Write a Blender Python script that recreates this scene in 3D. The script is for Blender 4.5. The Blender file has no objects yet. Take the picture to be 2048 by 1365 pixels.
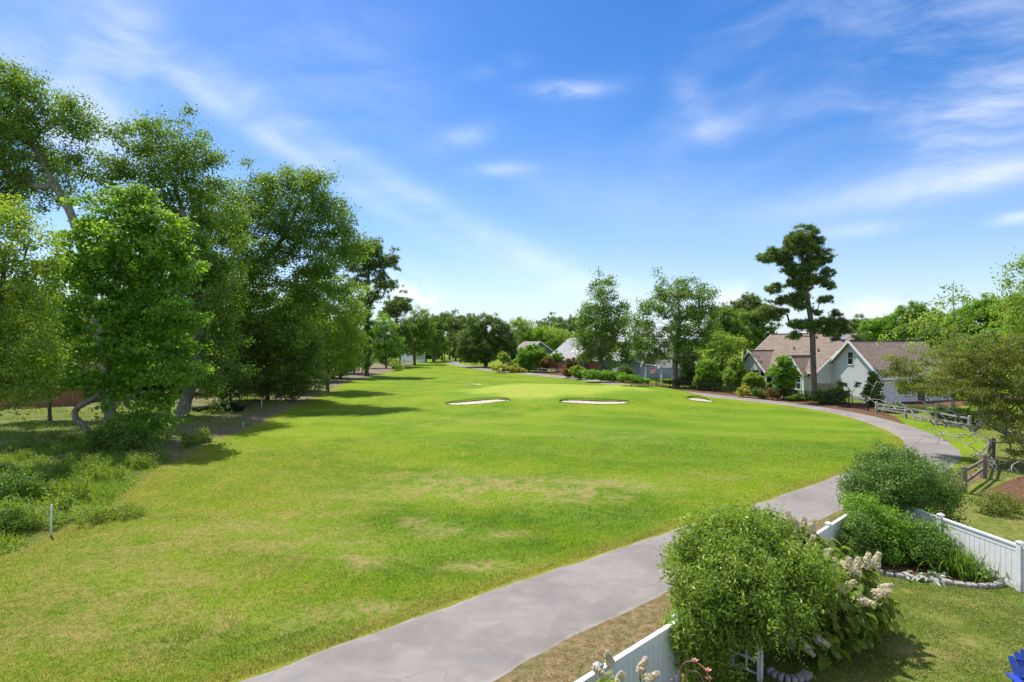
import bpy, math, random
import numpy as np
from mathutils import Vector, Matrix, noise as mnoise

random.seed(7)
RNG = np.random.default_rng(7)
scene = bpy.context.scene
COL = scene.collection
F, H = 1150.0, 6.5            # focal length in photo pixels, eye height in metres
CX, CY = 1024.0, 682.5
SUN_EL, SUN_AZ = math.radians(62), math.radians(-43)   # azimuth measured from +Y towards +X
SUN_DIR = Vector((math.sin(SUN_AZ) * math.cos(SUN_EL), math.cos(SUN_AZ) * math.cos(SUN_EL), math.sin(SUN_EL)))


# ------------------------------------------------------------------ small helpers
def smooth(a, b, x):
    t = np.clip((x - a) / (b - a), 0, 1)
    return t * t * (3 - 2 * t)


def catmull(pts, step):
    P = [np.array(p, float) for p in pts]
    P = [2 * P[0] - P[1]] + P + [2 * P[-1] - P[-2]]
    out = []
    for i in range(1, len(P) - 2):
        n = max(2, int(np.linalg.norm(P[i + 1] - P[i]) / step))
        for k in range(n):
            t = k / n
            a, b, c, d = P[i - 1:i + 3]
            out.append(0.5 * ((2 * b) + (-a + c) * t + (2 * a - 5 * b + 4 * c - d) * t * t + (-a + 3 * b - 3 * c + d) * t ** 3))
    out.append(P[-2])
    return np.array(out)


def seg_dist(x, y, poly, closed=False):
    """distance from points to a polyline"""
    x = np.asarray(x, float); y = np.asarray(y, float)
    d = np.full(x.shape, 1e9)
    n = len(poly)
    for i in range(n if closed else n - 1):
        ax, ay = poly[i]; bx, by = poly[(i + 1) % n]
        vx, vy = bx - ax, by - ay
        L = vx * vx + vy * vy + 1e-12
        t = np.clip(((x - ax) * vx + (y - ay) * vy) / L, 0, 1)
        d = np.minimum(d, np.hypot(x - ax - t * vx, y - ay - t * vy))
    return d


def inside(x, y, poly):
    x = np.asarray(x, float); y = np.asarray(y, float)
    c = np.zeros(x.shape, bool)
    n = len(poly)
    j = n - 1
    for i in range(n):
        xi, yi = poly[i]; xj, yj = poly[j]
        if yi != yj:
            c ^= ((yi > y) != (yj > y)) & (x < (xj - xi) * (y - yi) / (yj - yi) + xi)
        j = i
    return c


def sdf(x, y, poly):
    """positive inside"""
    d = seg_dist(x, y, poly, True)
    return np.where(inside(x, y, poly), d, -d)


# ------------------------------------------------------------------ layout of the ground (metres)
PATH_L = [(-11.5, 6.0), (-5.37, 10.95), (-0.32, 15.3), (2.2, 17.2), (5.48, 19.8), (8.8, 22.28), (13.0, 25.6), (17.2, 29.0), (21.2, 32.3), (24.2, 35.6),
          (25.8, 38.2), (27.3, 42.1), (28.4, 46.9), (28.9, 52.0), (28.1, 57.0), (26.2, 61.2), (23.6, 65.6), (21.3, 70.2), (18.9, 75.0), (16.2, 81.5), (13.2, 90.0),
          (9.5, 99.0), (3.5, 110.7), (-7.0, 130.0), (-14, 150), (-20, 176), (-10, 196), (30, 206)]
PATH_R = [(-6.5, 5.0), (-0.23, 10.95), (2.2, 13.45), (3.75, 14.65), (6.7, 16.9), (9.8, 19.6), (13.2, 22.6), (17.2, 25.4), (21.2, 27.9), (24.8, 31.0), (27.2, 34.4),
          (28.8, 37.8), (30.2, 42.1), (31.2, 46.9), (31.5, 52.0), (30.7, 58.0), (28.6, 62.4), (26.0, 67.0), (23.9, 71.4), (21.5, 76.2), (18.9, 82.8), (16.2, 91.2),
          (12.9, 100.3), (6.8, 112.5), (-3.6, 132), (-10.8, 151), (-16.6, 174), (-9, 192.6), (30, 202.4)]
pl = catmull(PATH_L, 0.6); pr = catmull(PATH_R, 0.6)
NPATH = 420


def resample(c, n):
    s = np.r_[0, np.cumsum(np.hypot(*np.diff(c, axis=0).T))]
    # denser at the near end
    u = np.linspace(0, 1, n) ** 1.5 * s[-1]
    return np.c_[np.interp(u, s, c[:, 0]), np.interp(u, s, c[:, 1])]


def match_edges():
    """pair the two edges by nearest point so cross-sections stay square"""
    a = resample(pl, NPATH)
    out = []
    for p in a:
        i = np.argmin(np.hypot(pr[:, 0] - p[0], pr[:, 1] - p[1]))
        out.append(pr[i])
    out = np.array(out)
    for _ in range(90):
        out[1:-1] = (out[:-2] + out[1:-1] * 2 + out[2:]) / 4
    return a, out


PA, PB = match_edges()
PC = (PA + PB) / 2
PCs = PC[::6]
PATH_POLY = np.vstack([PA[::3], PB[::-3]])


def h(x, y):
    """terrain height"""
    x = np.asarray(x, float); y = np.asarray(y, float)
    r = np.hypot((x - 7.0) / 23.0, (y - 67.0) / 15.0)
    z = 1.15 * (1 - smooth(0.30, 1.0, r))
    und = 0.10 * np.sin(x * 0.33 + 1.3 * np.sin(y * 0.11)) * np.sin(y * 0.27 + 0.8) + 0.07 * np.sin(x * 0.71 + y * 0.43 + 2.0) * np.cos(y * 0.52 - x * 0.2)
    fade = smooth(8, 22, y) * (1 - smooth(150, 200, y))
    z = z + und * fade
    m = (x > -45) & (x < 60) & (y < 215)
    d = np.full(x.shape, 50.0)
    if np.any(m):
        d[m] = seg_dist(x[m], y[m], PCs) if x.ndim else seg_dist(x, y, PCs)
    sup = smooth(1.8, 5.2, d)
    yard = smooth(0.0, 3.0, (y - 0.938 * x - 8.0) / 1.37 + 2.0)      # level inside the fence
    neigh = 1 - smooth(12, 16, x) * (1 - smooth(44, 50, y))
    bunk = 0.0
    for (bx, by, rx, ry, dep) in BUNKERS:
        rr = np.hypot((x - bx) / rx, (y - by) / ry)
        bunk = bunk - dep * (1 - smooth(0.4, 1.1, rr))
    return z * sup * np.where(x > 13.5, neigh, 1) * np.clip(yard, 0, 1) + bunk


BUNKERS = []


def h1(x, y):
    return float(h(np.array([x]), np.array([y]))[0])


def G(px, py):
    """where the ray through a photo pixel meets the ground"""
    dx, dz = (px - CX) / F, (CY - py) / F
    lo, Y = 4.0, 4.0
    while Y < 700:
        if H + dz * Y <= h1(dx * Y, Y):
            hi = Y
            for _ in range(14):
                m = (lo + hi) / 2
                if H + dz * m <= h1(dx * m, m): hi = m
                else: lo = m
            return (dx * hi, hi, h1(dx * hi, hi))
        lo = Y
        Y += max(0.25, Y * 0.012)
    return (dx * Y, Y, 0.0)


def W(px, py, Y):
    return np.array([(px - CX) / F * Y, Y, H + (CY - py) / F * Y])


def ground_at(px, Y):
    x = (px - CX) / F * Y
    return (x, Y, h1(x, Y))


# bunkers sit in the near face of the green's mound
_b = []
for (px, py, rx, ry, dep) in ((950, 806, 3.0, 0.66, 0.07), (1187, 806, 3.0, 0.66, 0.08), (1401, 801, 1.35, 0.6, 0.05), (948, 769.5, 1.25, 0.9, 0.05)):
    g = G(px, py)
    _b.append((g[0], g[1], rx, ry, dep))
BUNKERS = _b

# ------------------------------------------------------------------ materials
MATS = {}


class N:
    """terse node-tree builder"""
    def __init__(self, mat):
        mat.use_nodes = True
        self.nt = mat.node_tree
        self.nt.nodes.clear()

    def n(self, typ, **kw):
        nd = self.nt.nodes.new(typ)
        for k, v in kw.items():
            setattr(nd, k, v)
        return nd

    def l(self, a, b):
        self.nt.links.new(a, b)

    def setin(self, sock, v):
        if hasattr(v, 'is_output') or isinstance(v, bpy.types.NodeSocket):
            self.l(v, sock)
        else:
            if sock.type == 'RGBA' and len(v) == 3: v = (*v, 1)
            sock.default_value = v

    def noise(self, scale, detail=4, rough=0.55, vec=None, dist=0.0):
        nd = self.n('ShaderNodeTexNoise')
        nd.inputs['Scale'].default_value = scale; nd.inputs['Detail'].default_value = detail
        nd.inputs['Roughness'].default_value = rough; nd.inputs['Distortion'].default_value = dist
        if vec is not None: self.l(vec, nd.inputs['Vector'])
        return nd.outputs['Fac']

    def math(self, op, a, b=None, c=None, clamp=False):
        nd = self.n('ShaderNodeMath', operation=op, use_clamp=clamp)
        self.setin(nd.inputs[0], a)
        if b is not None: self.setin(nd.inputs[1], b)
        if c is not None: self.setin(nd.inputs[2], c)
        return nd.outputs[0]

    def step(self, x, a, b):
        nd = self.n('ShaderNodeMapRange', interpolation_type='SMOOTHSTEP')
        self.setin(nd.inputs[0], x); self.setin(nd.inputs[1], a); self.setin(nd.inputs[2], b)
        return nd.outputs[0]

    def mix(self, f, a, b, mode='MIX'):
        nd = self.n('ShaderNodeMix', data_type='RGBA', blend_type=mode)
        self.setin(nd.inputs[0], f); self.setin(nd.inputs[6], a); self.setin(nd.inputs[7], b)
        return nd.outputs[2]

    def attr(self, name):
        nd = self.n('ShaderNodeAttribute'); nd.attribute_name = name
        return nd.outputs['Fac']

    def pos(self):
        return self.n('ShaderNodeNewGeometry').outputs['Position']

    def objco(self):
        return self.n('ShaderNodeTexCoord').outputs['Object']

    def mapping(self, vec, scale=(1, 1, 1), rot=(0, 0, 0), loc=(0, 0, 0)):
        nd = self.n('ShaderNodeMapping')
        self.l(vec, nd.inputs[0]); nd.inputs[1].default_value = loc; nd.inputs[2].default_value = rot; nd.inputs[3].default_value = scale
        return nd.outputs[0]

    def bump(self, height, strength=0.4, dist=0.02):
        nd = self.n('ShaderNodeBump')
        nd.inputs['Strength'].default_value = strength; nd.inputs['Distance'].default_value = dist
        self.l(height, nd.inputs['Height'])
        return nd.outputs[0]

    def out(self, color, rough=0.7, spec=0.3, normal=None, metal=0.0):
        p = self.n('ShaderNodeBsdfPrincipled')
        self.setin(p.inputs['Base Color'], color); self.setin(p.inputs['Roughness'], rough)
        p.inputs['Specular IOR Level'].default_value = spec; p.inputs['Metallic'].default_value = metal
        if normal is not None: self.l(normal, p.inputs['Normal'])
        o = self.n('ShaderNodeOutputMaterial')
        self.l(p.outputs[0], o.inputs[0])
        return p


def new_mat(name):
    m = bpy.data.materials.new(name)
    MATS[name] = m
    return m, N(m)


def simple(name, col, rough=0.6, var=0.15, scale=8.0, bump=0.0, spec=0.3, metal=0.0, dirt=None):
    """a colour with natural mottling and optional relief"""
    m, n = new_mat(name)
    co = n.objco()
    f = n.noise(scale, 5, 0.6, co)
    a = tuple(c * (1 - var) for c in col); b = tuple(min(1, c * (1 + var)) for c in col)
    c = n.mix(n.step(f, 0.3, 0.7), a, b)
    if dirt:
        c = n.mix(n.math('MULTIPLY', n.step(n.noise(2.3, 6, 0.7, co), 0.52, 0.75), 0.6), c, dirt)
    nr = n.bump(n.noise(scale * 4, 4, 0.6, co), bump, 0.01) if bump else None
    n.out(c, rough, spec, nr, metal)
    return m


def leaf_mat(name, dark, mid, light, trans=0.35, rough=0.45, spec=0.35, tcol=None):
    """leaf: per-leaf tint, thin translucent blade with a waxy top"""
    m, n = new_mat(name)
    if name.startswith(('leaf', 'pine')) and name not in ('leaf_yellow', 'leaf_silver', 'leaf_rust'):
        q = {'pine_needle': 2.5, 'leaf_dark': 2.4, 'leaf_oak': 2.55, 'leaf_vine': 2.0, 'leaf_olive': 1.6, 'leaf_weed': 1.7, 'leaf_shrub': 1.6, 'leaf_hydrangea': 1.8}.get(name, 2.1)
        dark, mid, light = [(v[0] * q * 1.18, v[1] * q, v[2] * q) for v in (dark, mid, light)]
        trans = min(0.52, trans + 0.10)
    t = n.attr('tint')
    c = n.mix(n.step(t, 0.0, 0.5), dark, mid)
    c = n.mix(n.step(t, 0.5, 1.0), c, light)
    p = n.n('ShaderNodeBsdfPrincipled')
    n.l(c, p.inputs['Base Color']); p.inputs['Roughness'].default_value = rough; p.inputs['Specular IOR Level'].default_value = spec
    tr = n.n('ShaderNodeBsdfTranslucent')
    tc = n.mix(0.75, c, tcol or (mid[0] * 2.2, mid[1] * 2.0, mid[2] * 0.7))
    n.l(tc, tr.inputs[0])
    mx = n.n('ShaderNodeMixShader'); mx.inputs[0].default_value = trans
    n.l(p.outputs[0], mx.inputs[1]); n.l(tr.outputs[0], mx.inputs[2])
    o = n.n('ShaderNodeOutputMaterial'); n.l(mx.outputs[0], o.inputs[0])
    return m


def bark_mat(name, a, b, scale=6.0):
    m, n = new_mat(name)
    co = n.pos()
    v = n.mapping(co, (scale, scale, scale * 0.22))
    f = n.noise(1.6, 8, 0.65, v)
    g = n.noise(0.5, 3, 0.5, co)
    c = n.mix(n.step(f, 0.35, 0.65), a, b)
    c = n.mix(n.math('MULTIPLY', n.step(g, 0.45, 0.7), 0.45), c, (a[0] * 0.75, a[1] * 0.9, a[2] * 0.7))
    n.out(c, 0.85, 0.15, n.bump(f, 0.8, 0.04))
    return m


def make_turf():
    m, n = new_mat('turf')
    P = n.pos()
    A = {k: n.attr(k) for k in ('tan', 'lush', 'rough', 'dirt', 'lawn', 'verge', 'mulch', 'green', 'worn')}
    big = n.noise(0.16, 4, 0.55, P)
    med = n.noise(0.8, 6, 0.65, P, 0.4)
    sml = n.noise(5.0, 6, 0.7, P)
    fine = n.noise(28.0, 4, 0.75, P)
    vfine = n.noise(95.0, 3, 0.8, P)
    # mown fairway
    g1, g2, g3 = (0.108, 0.212, 0.006), (0.190, 0.285, 0.010), (0.268, 0.285, 0.026)
    c = n.mix(n.step(big, 0.36, 0.62), g1, g2)
    c = n.mix(n.math('MULTIPLY', n.step(med, 0.42, 0.68), 0.62), c, g3)
    lush = n.math('MULTIPLY', A['lush'], n.step(n.math('ADD', med, n.math('MULTIPLY', sml, 0.5)), 0.50, 0.90))
    c = n.mix(n.math('MULTIPLY', lush, 0.92), c, (0.068, 0.165, 0.010))
    # wide soft mowing bands across the fairway
    sep = n.n('ShaderNodeSeparateXYZ'); n.l(P, sep.inputs[0])
    band = n.math('SINE', n.math('ADD', n.math('MULTIPLY', sep.outputs[1], 1.05), n.math('ADD', n.math('MULTIPLY', sep.outputs[0], 0.42), n.math('MULTIPLY', big, 6.0))))
    c = n.mix(n.math('MULTIPLY', n.step(band, -0.3, 0.9), 0.22), c, (0.27, 0.35, 0.045))
    tan = n.math('MULTIPLY', A['tan'], n.step(n.math('ADD', n.math('MULTIPLY', med, 0.7), n.math('MULTIPLY', sml, 0.6)), 0.52, 0.82))
    c = n.mix(n.math('MULTIPLY', tan, 0.9, None, True), c, (0.375, 0.285, 0.135))
    worn = n.math('MULTIPLY', A['worn'], n.step(n.math('ADD', n.math('MULTIPLY', sml, 0.7), n.math('MULTIPLY', fine, 0.5)), 0.42, 0.72))
    c = n.mix(n.math('MULTIPLY', worn, 0.85), c, (0.29, 0.222, 0.045))
    c = n.mix(n.math('MULTIPLY', n.step(sml, 0.52, 0.36), 0.42), c, (0.085, 0.150, 0.012))
    c = n.mix(n.math('MULTIPLY', n.step(n.math('ADD', n.math('MULTIPLY', sml, 0.6), n.math('MULTIPLY', med, 0.4)), 0.53, 0.64), 0.40), c, (0.36, 0.31, 0.095))
    # putting green
    gr = n.step(n.math('ADD', A['green'], n.math('MULTIPLY', n.math('SUBTRACT', big, 0.5), 0.5)), 0.44, 0.60)
    ring = n.step(n.math('ADD', A['green'], n.math('MULTIPLY', n.math('SUBTRACT', med, 0.5), 0.10)), 0.30, 0.42)
    c = n.mix(n.math('MULTIPLY', ring, 0.55), c, (0.14, 0.26, 0.02))
    gcol = n.mix(n.step(big, 0.35, 0.65), (0.26, 0.32, 0.042), (0.31, 0.335, 0.062))
    gcol = n.mix(n.math('MULTIPLY', n.step(med, 0.45, 0.7), 0.5), gcol, (0.20, 0.29, 0.03))
    c = n.mix(n.math('MULTIPLY', gr, 0.9), c, gcol)
    # rough with weeds and dead thatch
    r1 = n.mix(n.step(med, 0.35, 0.65), (0.075, 0.13, 0.018), (0.21, 0.215, 0.05))
    r1 = n.mix(n.math('MULTIPLY', n.step(sml, 0.5, 0.7), 0.6), r1, (0.27, 0.21, 0.11))
    edge = n.math('ADD', n.math('MULTIPLY', n.math('SUBTRACT', med, 0.5), 2.2), n.math('MULTIPLY', n.math('SUBTRACT', sml, 0.5), 0.9))
    c = n.mix(n.step(n.math('ADD', A['rough'], edge), -0.25, 0.35), c, r1)
    d1 = n.mix(n.step(sml, 0.35, 0.65), (0.16, 0.115, 0.075), (0.30, 0.24, 0.18))
    c = n.mix(n.math('MULTIPLY', n.step(n.math('ADD', A['dirt'], n.math('MULTIPLY', edge, 0.5)), 0.2, 0.75), 0.95), c, d1)
    # yard lawns: coarse, leafy, thin
    l1 = n.mix(n.step(n.math('ADD', n.math('MULTIPLY', med, 0.4), n.math('MULTIPLY', sml, 0.6)), 0.40, 0.60), (0.105, 0.160, 0.022), (0.235, 0.225, 0.062))
    l1 = n.mix(n.math('MULTIPLY', n.step(n.math('ADD', n.math('MULTIPLY', med, 0.6), n.math('MULTIPLY', sml, 0.45)), 0.54, 0.70), 0.8), l1, (0.33, 0.245, 0.12))
    c = n.mix(n.step(n.math('ADD', A['lawn'], n.math('MULTIPLY', edge, 0.12)), -0.02, 0.10), c, l1)
    # verge of dry litter
    v1 = n.mix(n.step(sml, 0.38, 0.62), (0.17, 0.11, 0.055), (0.31, 0.215, 0.125))
    v1 = n.mix(n.math('MULTIPLY', n.step(n.math('ADD', n.math('MULTIPLY', med, 0.6), n.math('MULTIPLY', fine, 0.5)), 0.52, 0.66), 0.8), v1, (0.11, 0.14, 0.03))
    c = n.mix(n.step(n.math('ADD', A['verge'], n.math('MULTIPLY', edge, 0.15)), -0.03, 0.08), c, v1)
    m1 = n.mix(n.step(n.math('ADD', n.math('MULTIPLY', fine, 0.6), n.math('MULTIPLY', sml, 0.4)), 0.4, 0.62), (0.07, 0.034, 0.022), (0.26, 0.13, 0.085))
    c = n.mix(n.step(n.math('ADD', A['mulch'], n.math('MULTIPLY', edge, 0.12)), -0.02, 0.10), c, m1)
    # blade-scale grain
    grain = n.math('ADD', n.math('MULTIPLY', fine, 0.55), n.math('MULTIPLY', vfine, 0.45))
    c = n.mix(n.math('MULTIPLY', n.math('SUBTRACT', 1.0, n.math('MULTIPLY', gr, 0.8)), n.math('MULTIPLY', n.step(grain, 0.62, 0.36), 0.50)), c, (0.03, 0.05, 0.006), 'MIX')
    c = n.mix(n.math('MULTIPLY', n.math('SUBTRACT', 1.0, gr), n.math('MULTIPLY', n.step(grain, 0.56, 0.74), 0.33)), c, (0.42, 0.43, 0.15))
    hgt = n.math('ADD', n.math('MULTIPLY', sml, 0.5), n.math('ADD', fine, n.math('MULTIPLY', vfine, 0.6)))
    n.out(c, 0.85, 0.05, n.bump(hgt, 0.55, 0.035))
    return m


def make_blade():
    """grass blades take the turf's patches from the same attributes"""
    m, n = new_mat('grass_blade')
    P = n.pos()
    t = n.attr('tint'); tan = n.attr('tan'); lush = n.attr('lush')
    big = n.noise(0.16, 4, 0.55, P); med = n.noise(0.8, 6, 0.65, P, 0.4); sml = n.noise(5.0, 6, 0.7, P)
    c = n.mix(n.step(big, 0.36, 0.62), (0.110, 0.222, 0.006), (0.195, 0.296, 0.010))
    c = n.mix(n.math('MULTIPLY', n.step(med, 0.42, 0.68), 0.62), c, (0.280, 0.296, 0.028))
    c = n.mix(n.math('MULTIPLY', n.math('MULTIPLY', lush, n.step(n.math('ADD', med, n.math('MULTIPLY', sml, 0.5)), 0.50, 0.90)), 0.92), c, (0.068, 0.172, 0.011))
    tn = n.math('MULTIPLY', tan, n.step(n.math('ADD', n.math('MULTIPLY', med, 0.7), n.math('MULTIPLY', sml, 0.6)), 0.52, 0.82))
    c = n.mix(n.math('MULTIPLY', tn, 0.85, None, True), c, (0.40, 0.31, 0.15))
    c = n.mix(n.math('MULTIPLY', n.step(sml, 0.52, 0.36), 0.42), c, (0.085, 0.150, 0.012))
    c = n.mix(n.math('MULTIPLY', n.step(n.math('ADD', n.math('MULTIPLY', sml, 0.6), n.math('MULTIPLY', med, 0.4)), 0.53, 0.64), 0.40), c, (0.36, 0.31, 0.095))
    c = n.mix(n.math('MULTIPLY', n.step(t, 0.55, 1.0), 0.7), c, (0.36, 0.34, 0.11))
    c = n.mix(n.math('MULTIPLY', n.step(t, 0.4, 0.0), 0.5), c, (0.06, 0.12, 0.012))
    c = n.mix(n.math('MULTIPLY', n.attr('worn'), n.step(med, 0.30, 0.60)), c, (0.31, 0.245, 0.055))
    p = n.n('ShaderNodeBsdfPrincipled'); n.l(c, p.inputs['Base Color']); p.inputs['Roughness'].default_value = 0.6; p.inputs['Specular IOR Level'].default_value = 0.12
    tr = n.n('ShaderNodeBsdfTranslucent'); n.l(c, tr.inputs[0])
    mx = n.n('ShaderNodeMixShader'); mx.inputs[0].default_value = 0.35
    n.l(p.outputs[0], mx.inputs[1]); n.l(tr.outputs[0], mx.inputs[2])
    o = n.n('ShaderNodeOutputMaterial'); n.l(mx.outputs[0], o.inputs[0])
    return m


def make_asphalt():
    m, n = new_mat('worn_asphalt')
    P = n.pos()
    big = n.noise(0.35, 4, 0.6, P); med = n.noise(1.7, 6, 0.65, P); fine = n.noise(60, 3, 0.8, P); grit = n.noise(140, 2, 0.8, P)
    c = n.mix(n.step(big, 0.35, 0.65), (0.180, 0.160, 0.143), (0.262, 0.235, 0.210))
    c = n.mix(n.math('MULTIPLY', n.step(med, 0.45, 0.72), 0.5), c, (0.315, 0.282, 0.252))
    # sun-bleached, crumbling shoulders
    e = n.attr('edge')
    ef = n.step(n.math('ADD', e, n.math('MULTIPLY', n.math('SUBTRACT', med, 0.5), 0.25)), 0.86, 1.0)
    c = n.mix(n.math('MULTIPLY', ef, 0.75), c, (0.40, 0.365, 0.32))
    c = n.mix(n.math('MULTIPLY', n.step(fine, 0.62, 0.40), 0.35), c, (0.15, 0.14, 0.14))
    c = n.mix(n.math('MULTIPLY', n.step(grit, 0.58, 0.72), 0.5), c, (0.52, 0.50, 0.48))
    # old repair seams and hairline cracks
    vo = n.n('ShaderNodeTexVoronoi', feature='DISTANCE_TO_EDGE'); vo.inputs['Scale'].default_value = 0.33
    mp = n.n('ShaderNodeMixRGB'); mp.blend_type = 'ADD'; mp.inputs[0].default_value = 0.35
    nz = n.n('ShaderNodeTexNoise'); nz.inputs['Scale'].default_value = 2.2; nz.inputs['Detail'].default_value = 6; n.l(P, nz.inputs['Vector'])
    n.l(P, mp.inputs[1]); n.l(nz.outputs['Color'], mp.inputs[2]); n.l(mp.outputs[0], vo.inputs['Vector'])
    crack = n.math('MULTIPLY', n.step(vo.outputs['Distance'], 0.006, 0.001), n.step(big, 0.52, 0.60))
    c = n.mix(n.math('MULTIPLY', crack, 0.38), c, (0.11, 0.10, 0.09))
    wt = n.step(n.noise(1.0, 4, 0.6, n.mapping(P, (0.35, 2.2, 1), (0, 0, -0.72), (3, 9, 0))), 0.42, 0.66)
    c = n.mix(n.math('MULTIPLY', wt, 0.42), c, (0.185, 0.165, 0.152))
    st = n.noise(0.9, 3, 0.5, n.mapping(P, (1, 1, 1), (0, 0, 0.8), (17, 3, 0)))
    c = n.mix(n.math('MULTIPLY', n.step(st, 0.55, 0.72), 0.45), c, (0.17, 0.16, 0.16))
    n.out(c, 0.85, 0.2, n.bump(n.math('ADD', fine, grit), 0.35, 0.01))
    return m


def make_shingle(name, cols, scale=1.0):
    m, n = new_mat(name)
    co = n.n('ShaderNodeUVMap').outputs[0]
    br = n.n('ShaderNodeTexBrick')
    n.l(n.mapping(co, (1, 1, 1)), br.inputs['Vector'])
    br.inputs['Scale'].default_value = scale
    br.inputs['Color1'].default_value = (*cols[0], 1); br.inputs['Color2'].default_value = (*cols[1], 1); br.inputs['Mortar'].default_value = (*[c * 0.45 for c in cols[0]], 1)
    br.inputs['Mortar Size'].default_value = 0.024; br.inputs['Brick Width'].default_value = 0.55; br.inputs['Row Height'].default_value = 0.26
    f = n.noise(1.2, 5, 0.65, co)
    g = n.noise(14, 4, 0.7, co)
    c = n.mix(n.math('MULTIPLY', n.step(f, 0.4, 0.7), 0.5), br.outputs['Color'], cols[2])
    c = n.mix(n.math('MULTIPLY', n.step(g, 0.5, 0.7), 0.4), c, tuple(x * 1.35 for x in cols[1]))
    n.out(c, 0.9, 0.15, n.bump(br.outputs['Fac'], -0.5, 0.02))
    return m


def make_siding(name, col, pitch=0.25):
    m, n = new_mat(name)
    P = n.pos()
    sep = n.n('ShaderNodeSeparateXYZ'); n.l(P, sep.inputs[0])
    fr = n.math('FRACT', n.math('DIVIDE', sep.outputs[2], pitch))
    line = n.step(fr, 0.16, 0.02)
    f = n.noise(0.9, 5, 0.6, P)
    c = n.mix(n.step(f, 0.3, 0.7), tuple(x * 0.93 for x in col), col)
    c = n.mix(n.math('MULTIPLY', line, 0.75), c, tuple(x * 0.42 for x in col))
    n.out(c, 0.55, 0.3, n.bump(fr, 0.5, 0.012))
    return m


def make_boards(name, a, b, scale=6.0):
    m, n = new_mat(name)
    co = n.pos()
    f = n.noise(2.0, 6, 0.7, n.mapping(co, (scale, scale, 0.7)))
    g = n.noise(0.8, 3, 0.5, co)
    c = n.mix(n.step(f, 0.35, 0.65), a, b)
    c = n.mix(n.math('MULTIPLY', n.step(g, 0.5, 0.7), 0.4), c, tuple(x * 0.6 for x in a))
    n.out(c, 0.8, 0.2, n.bump(f, 0.5, 0.01))
    return m


def make_glass():
    m, n = new_mat('window_glass')
    f = n.noise(0.7, 3, 0.5, n.pos())
    c = n.mix(n.step(f, 0.35, 0.65), (0.015, 0.02, 0.022), (0.05, 0.06, 0.065))
    n.out(c, 0.06, 0.6, n.bump(n.noise(1.5, 2, 0.5, n.pos()), 0.05, 0.02))
    return m


def make_sand():
    m, n = new_mat('bunker_sand')
    P = n.pos()
    f = n.noise(3, 6, 0.7, P); g = n.noise(22, 4, 0.7, P)
    c = n.mix(n.step(f, 0.35, 0.65), (0.40, 0.335, 0.25), (0.54, 0.48, 0.39))
    c = n.mix(n.math('MULTIPLY', n.step(g, 0.52, 0.66), 0.6), c, (0.30, 0.25, 0.16))
    n.out(c, 0.9, 0.15, n.bump(g, 0.6, 0.03))
    return m


make_turf(); make_blade(); make_asphalt(); make_glass(); make_sand()
make_shingle('roof_brown', [(0.190, 0.142, 0.112), (0.265, 0.205, 0.165), (0.215, 0.175, 0.145)])
make_shingle('roof_grey', [(0.28, 0.28, 0.285), (0.36, 0.36, 0.36), (0.31, 0.305, 0.30)])
make_shingle('roof_mauve', [(0.23, 0.19, 0.19), (0.29, 0.245, 0.24), (0.25, 0.21, 0.20)])
make_shingle('roof_dull', [(0.13, 0.10, 0.09), (0.17, 0.135, 0.12), (0.145, 0.115, 0.10)])
make_siding('siding_white', (0.66, 0.67, 0.68))
make_siding('siding_blue', (0.33, 0.39, 0.45))
make_siding('siding_dark', (0.15, 0.15, 0.16))
make_boards('weathered_board', (0.20, 0.16, 0.12), (0.32, 0.27, 0.22))
make_boards('brown_board', (0.19, 0.095, 0.05), (0.30, 0.16, 0.085))
make_boards('grey_rail', (0.22, 0.20, 0.175), (0.40, 0.375, 0.335))
make_boards('dark_rail', (0.14, 0.115, 0.085), (0.26, 0.215, 0.165))
make_boards('red_deck', (0.24, 0.06, 0.045), (0.34, 0.10, 0.075))
def make_vinyl():
    m, n = new_mat('white_vinyl')
    co = n.objco(); P = n.pos()
    sep = n.n('ShaderNodeSeparateXYZ'); n.l(P, sep.inputs[0])
    f = n.noise(3.0, 5, 0.65, co)
    c = n.mix(n.step(f, 0.35, 0.7), (0.78, 0.78, 0.76), (0.70, 0.70, 0.67))
    splash = n.math('MULTIPLY', n.step(sep.outputs[2], 0.34, 0.02), n.step(n.noise(9, 5, 0.7, P), 0.36, 0.62))
    c = n.mix(n.math('MULTIPLY', splash, 0.75), c, (0.36, 0.33, 0.22))
    run = n.step(n.noise(1.0, 5, 0.7, n.mapping(P, (16, 16, 1.2))), 0.56, 0.74)
    c = n.mix(n.math('MULTIPLY', run, 0.28), c, (0.48, 0.50, 0.40))
    n.out(c, 0.4, 0.4)


make_vinyl()
simple('white_trim', (0.78, 0.78, 0.77), 0.45, 0.05, 4.0)
simple('screen_dark', (0.035, 0.037, 0.040), 0.6, 0.3, 3.0)
simple('iron_black', (0.012, 0.012, 0.013), 0.45, 0.3, 8, 0.0, 0.5)
simple('brick_red', (0.27, 0.10, 0.065), 0.85, 0.3, 14, 0.5)
simple('chimney_stucco', (0.36, 0.33, 0.31), 0.85, 0.12, 5, 0.3)
simple('blue_plastic', (0.022, 0.060, 0.34), 0.38, 0.12, 6, 0.1, 0.5)
simple('stone', (0.30, 0.275, 0.255), 0.85, 0.3, 9, 0.7)
simple('copper', (0.36, 0.155, 0.13), 0.5, 0.35, 20, 0.2, 0.4, 0.3)
simple('stake_white', (0.72, 0.72, 0.70), 0.5, 0.08, 12, 0.0, 0.3, 0, (0.45, 0.43, 0.36))
simple('black_tarp', (0.014, 0.014, 0.015), 0.85, 0.4, 6, 0.4, 0.2)
simple('cart_cream', (0.55, 0.52, 0.44), 0.4, 0.1, 4)
simple('rubber', (0.02, 0.02, 0.02), 0.7, 0.3, 10)
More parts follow.
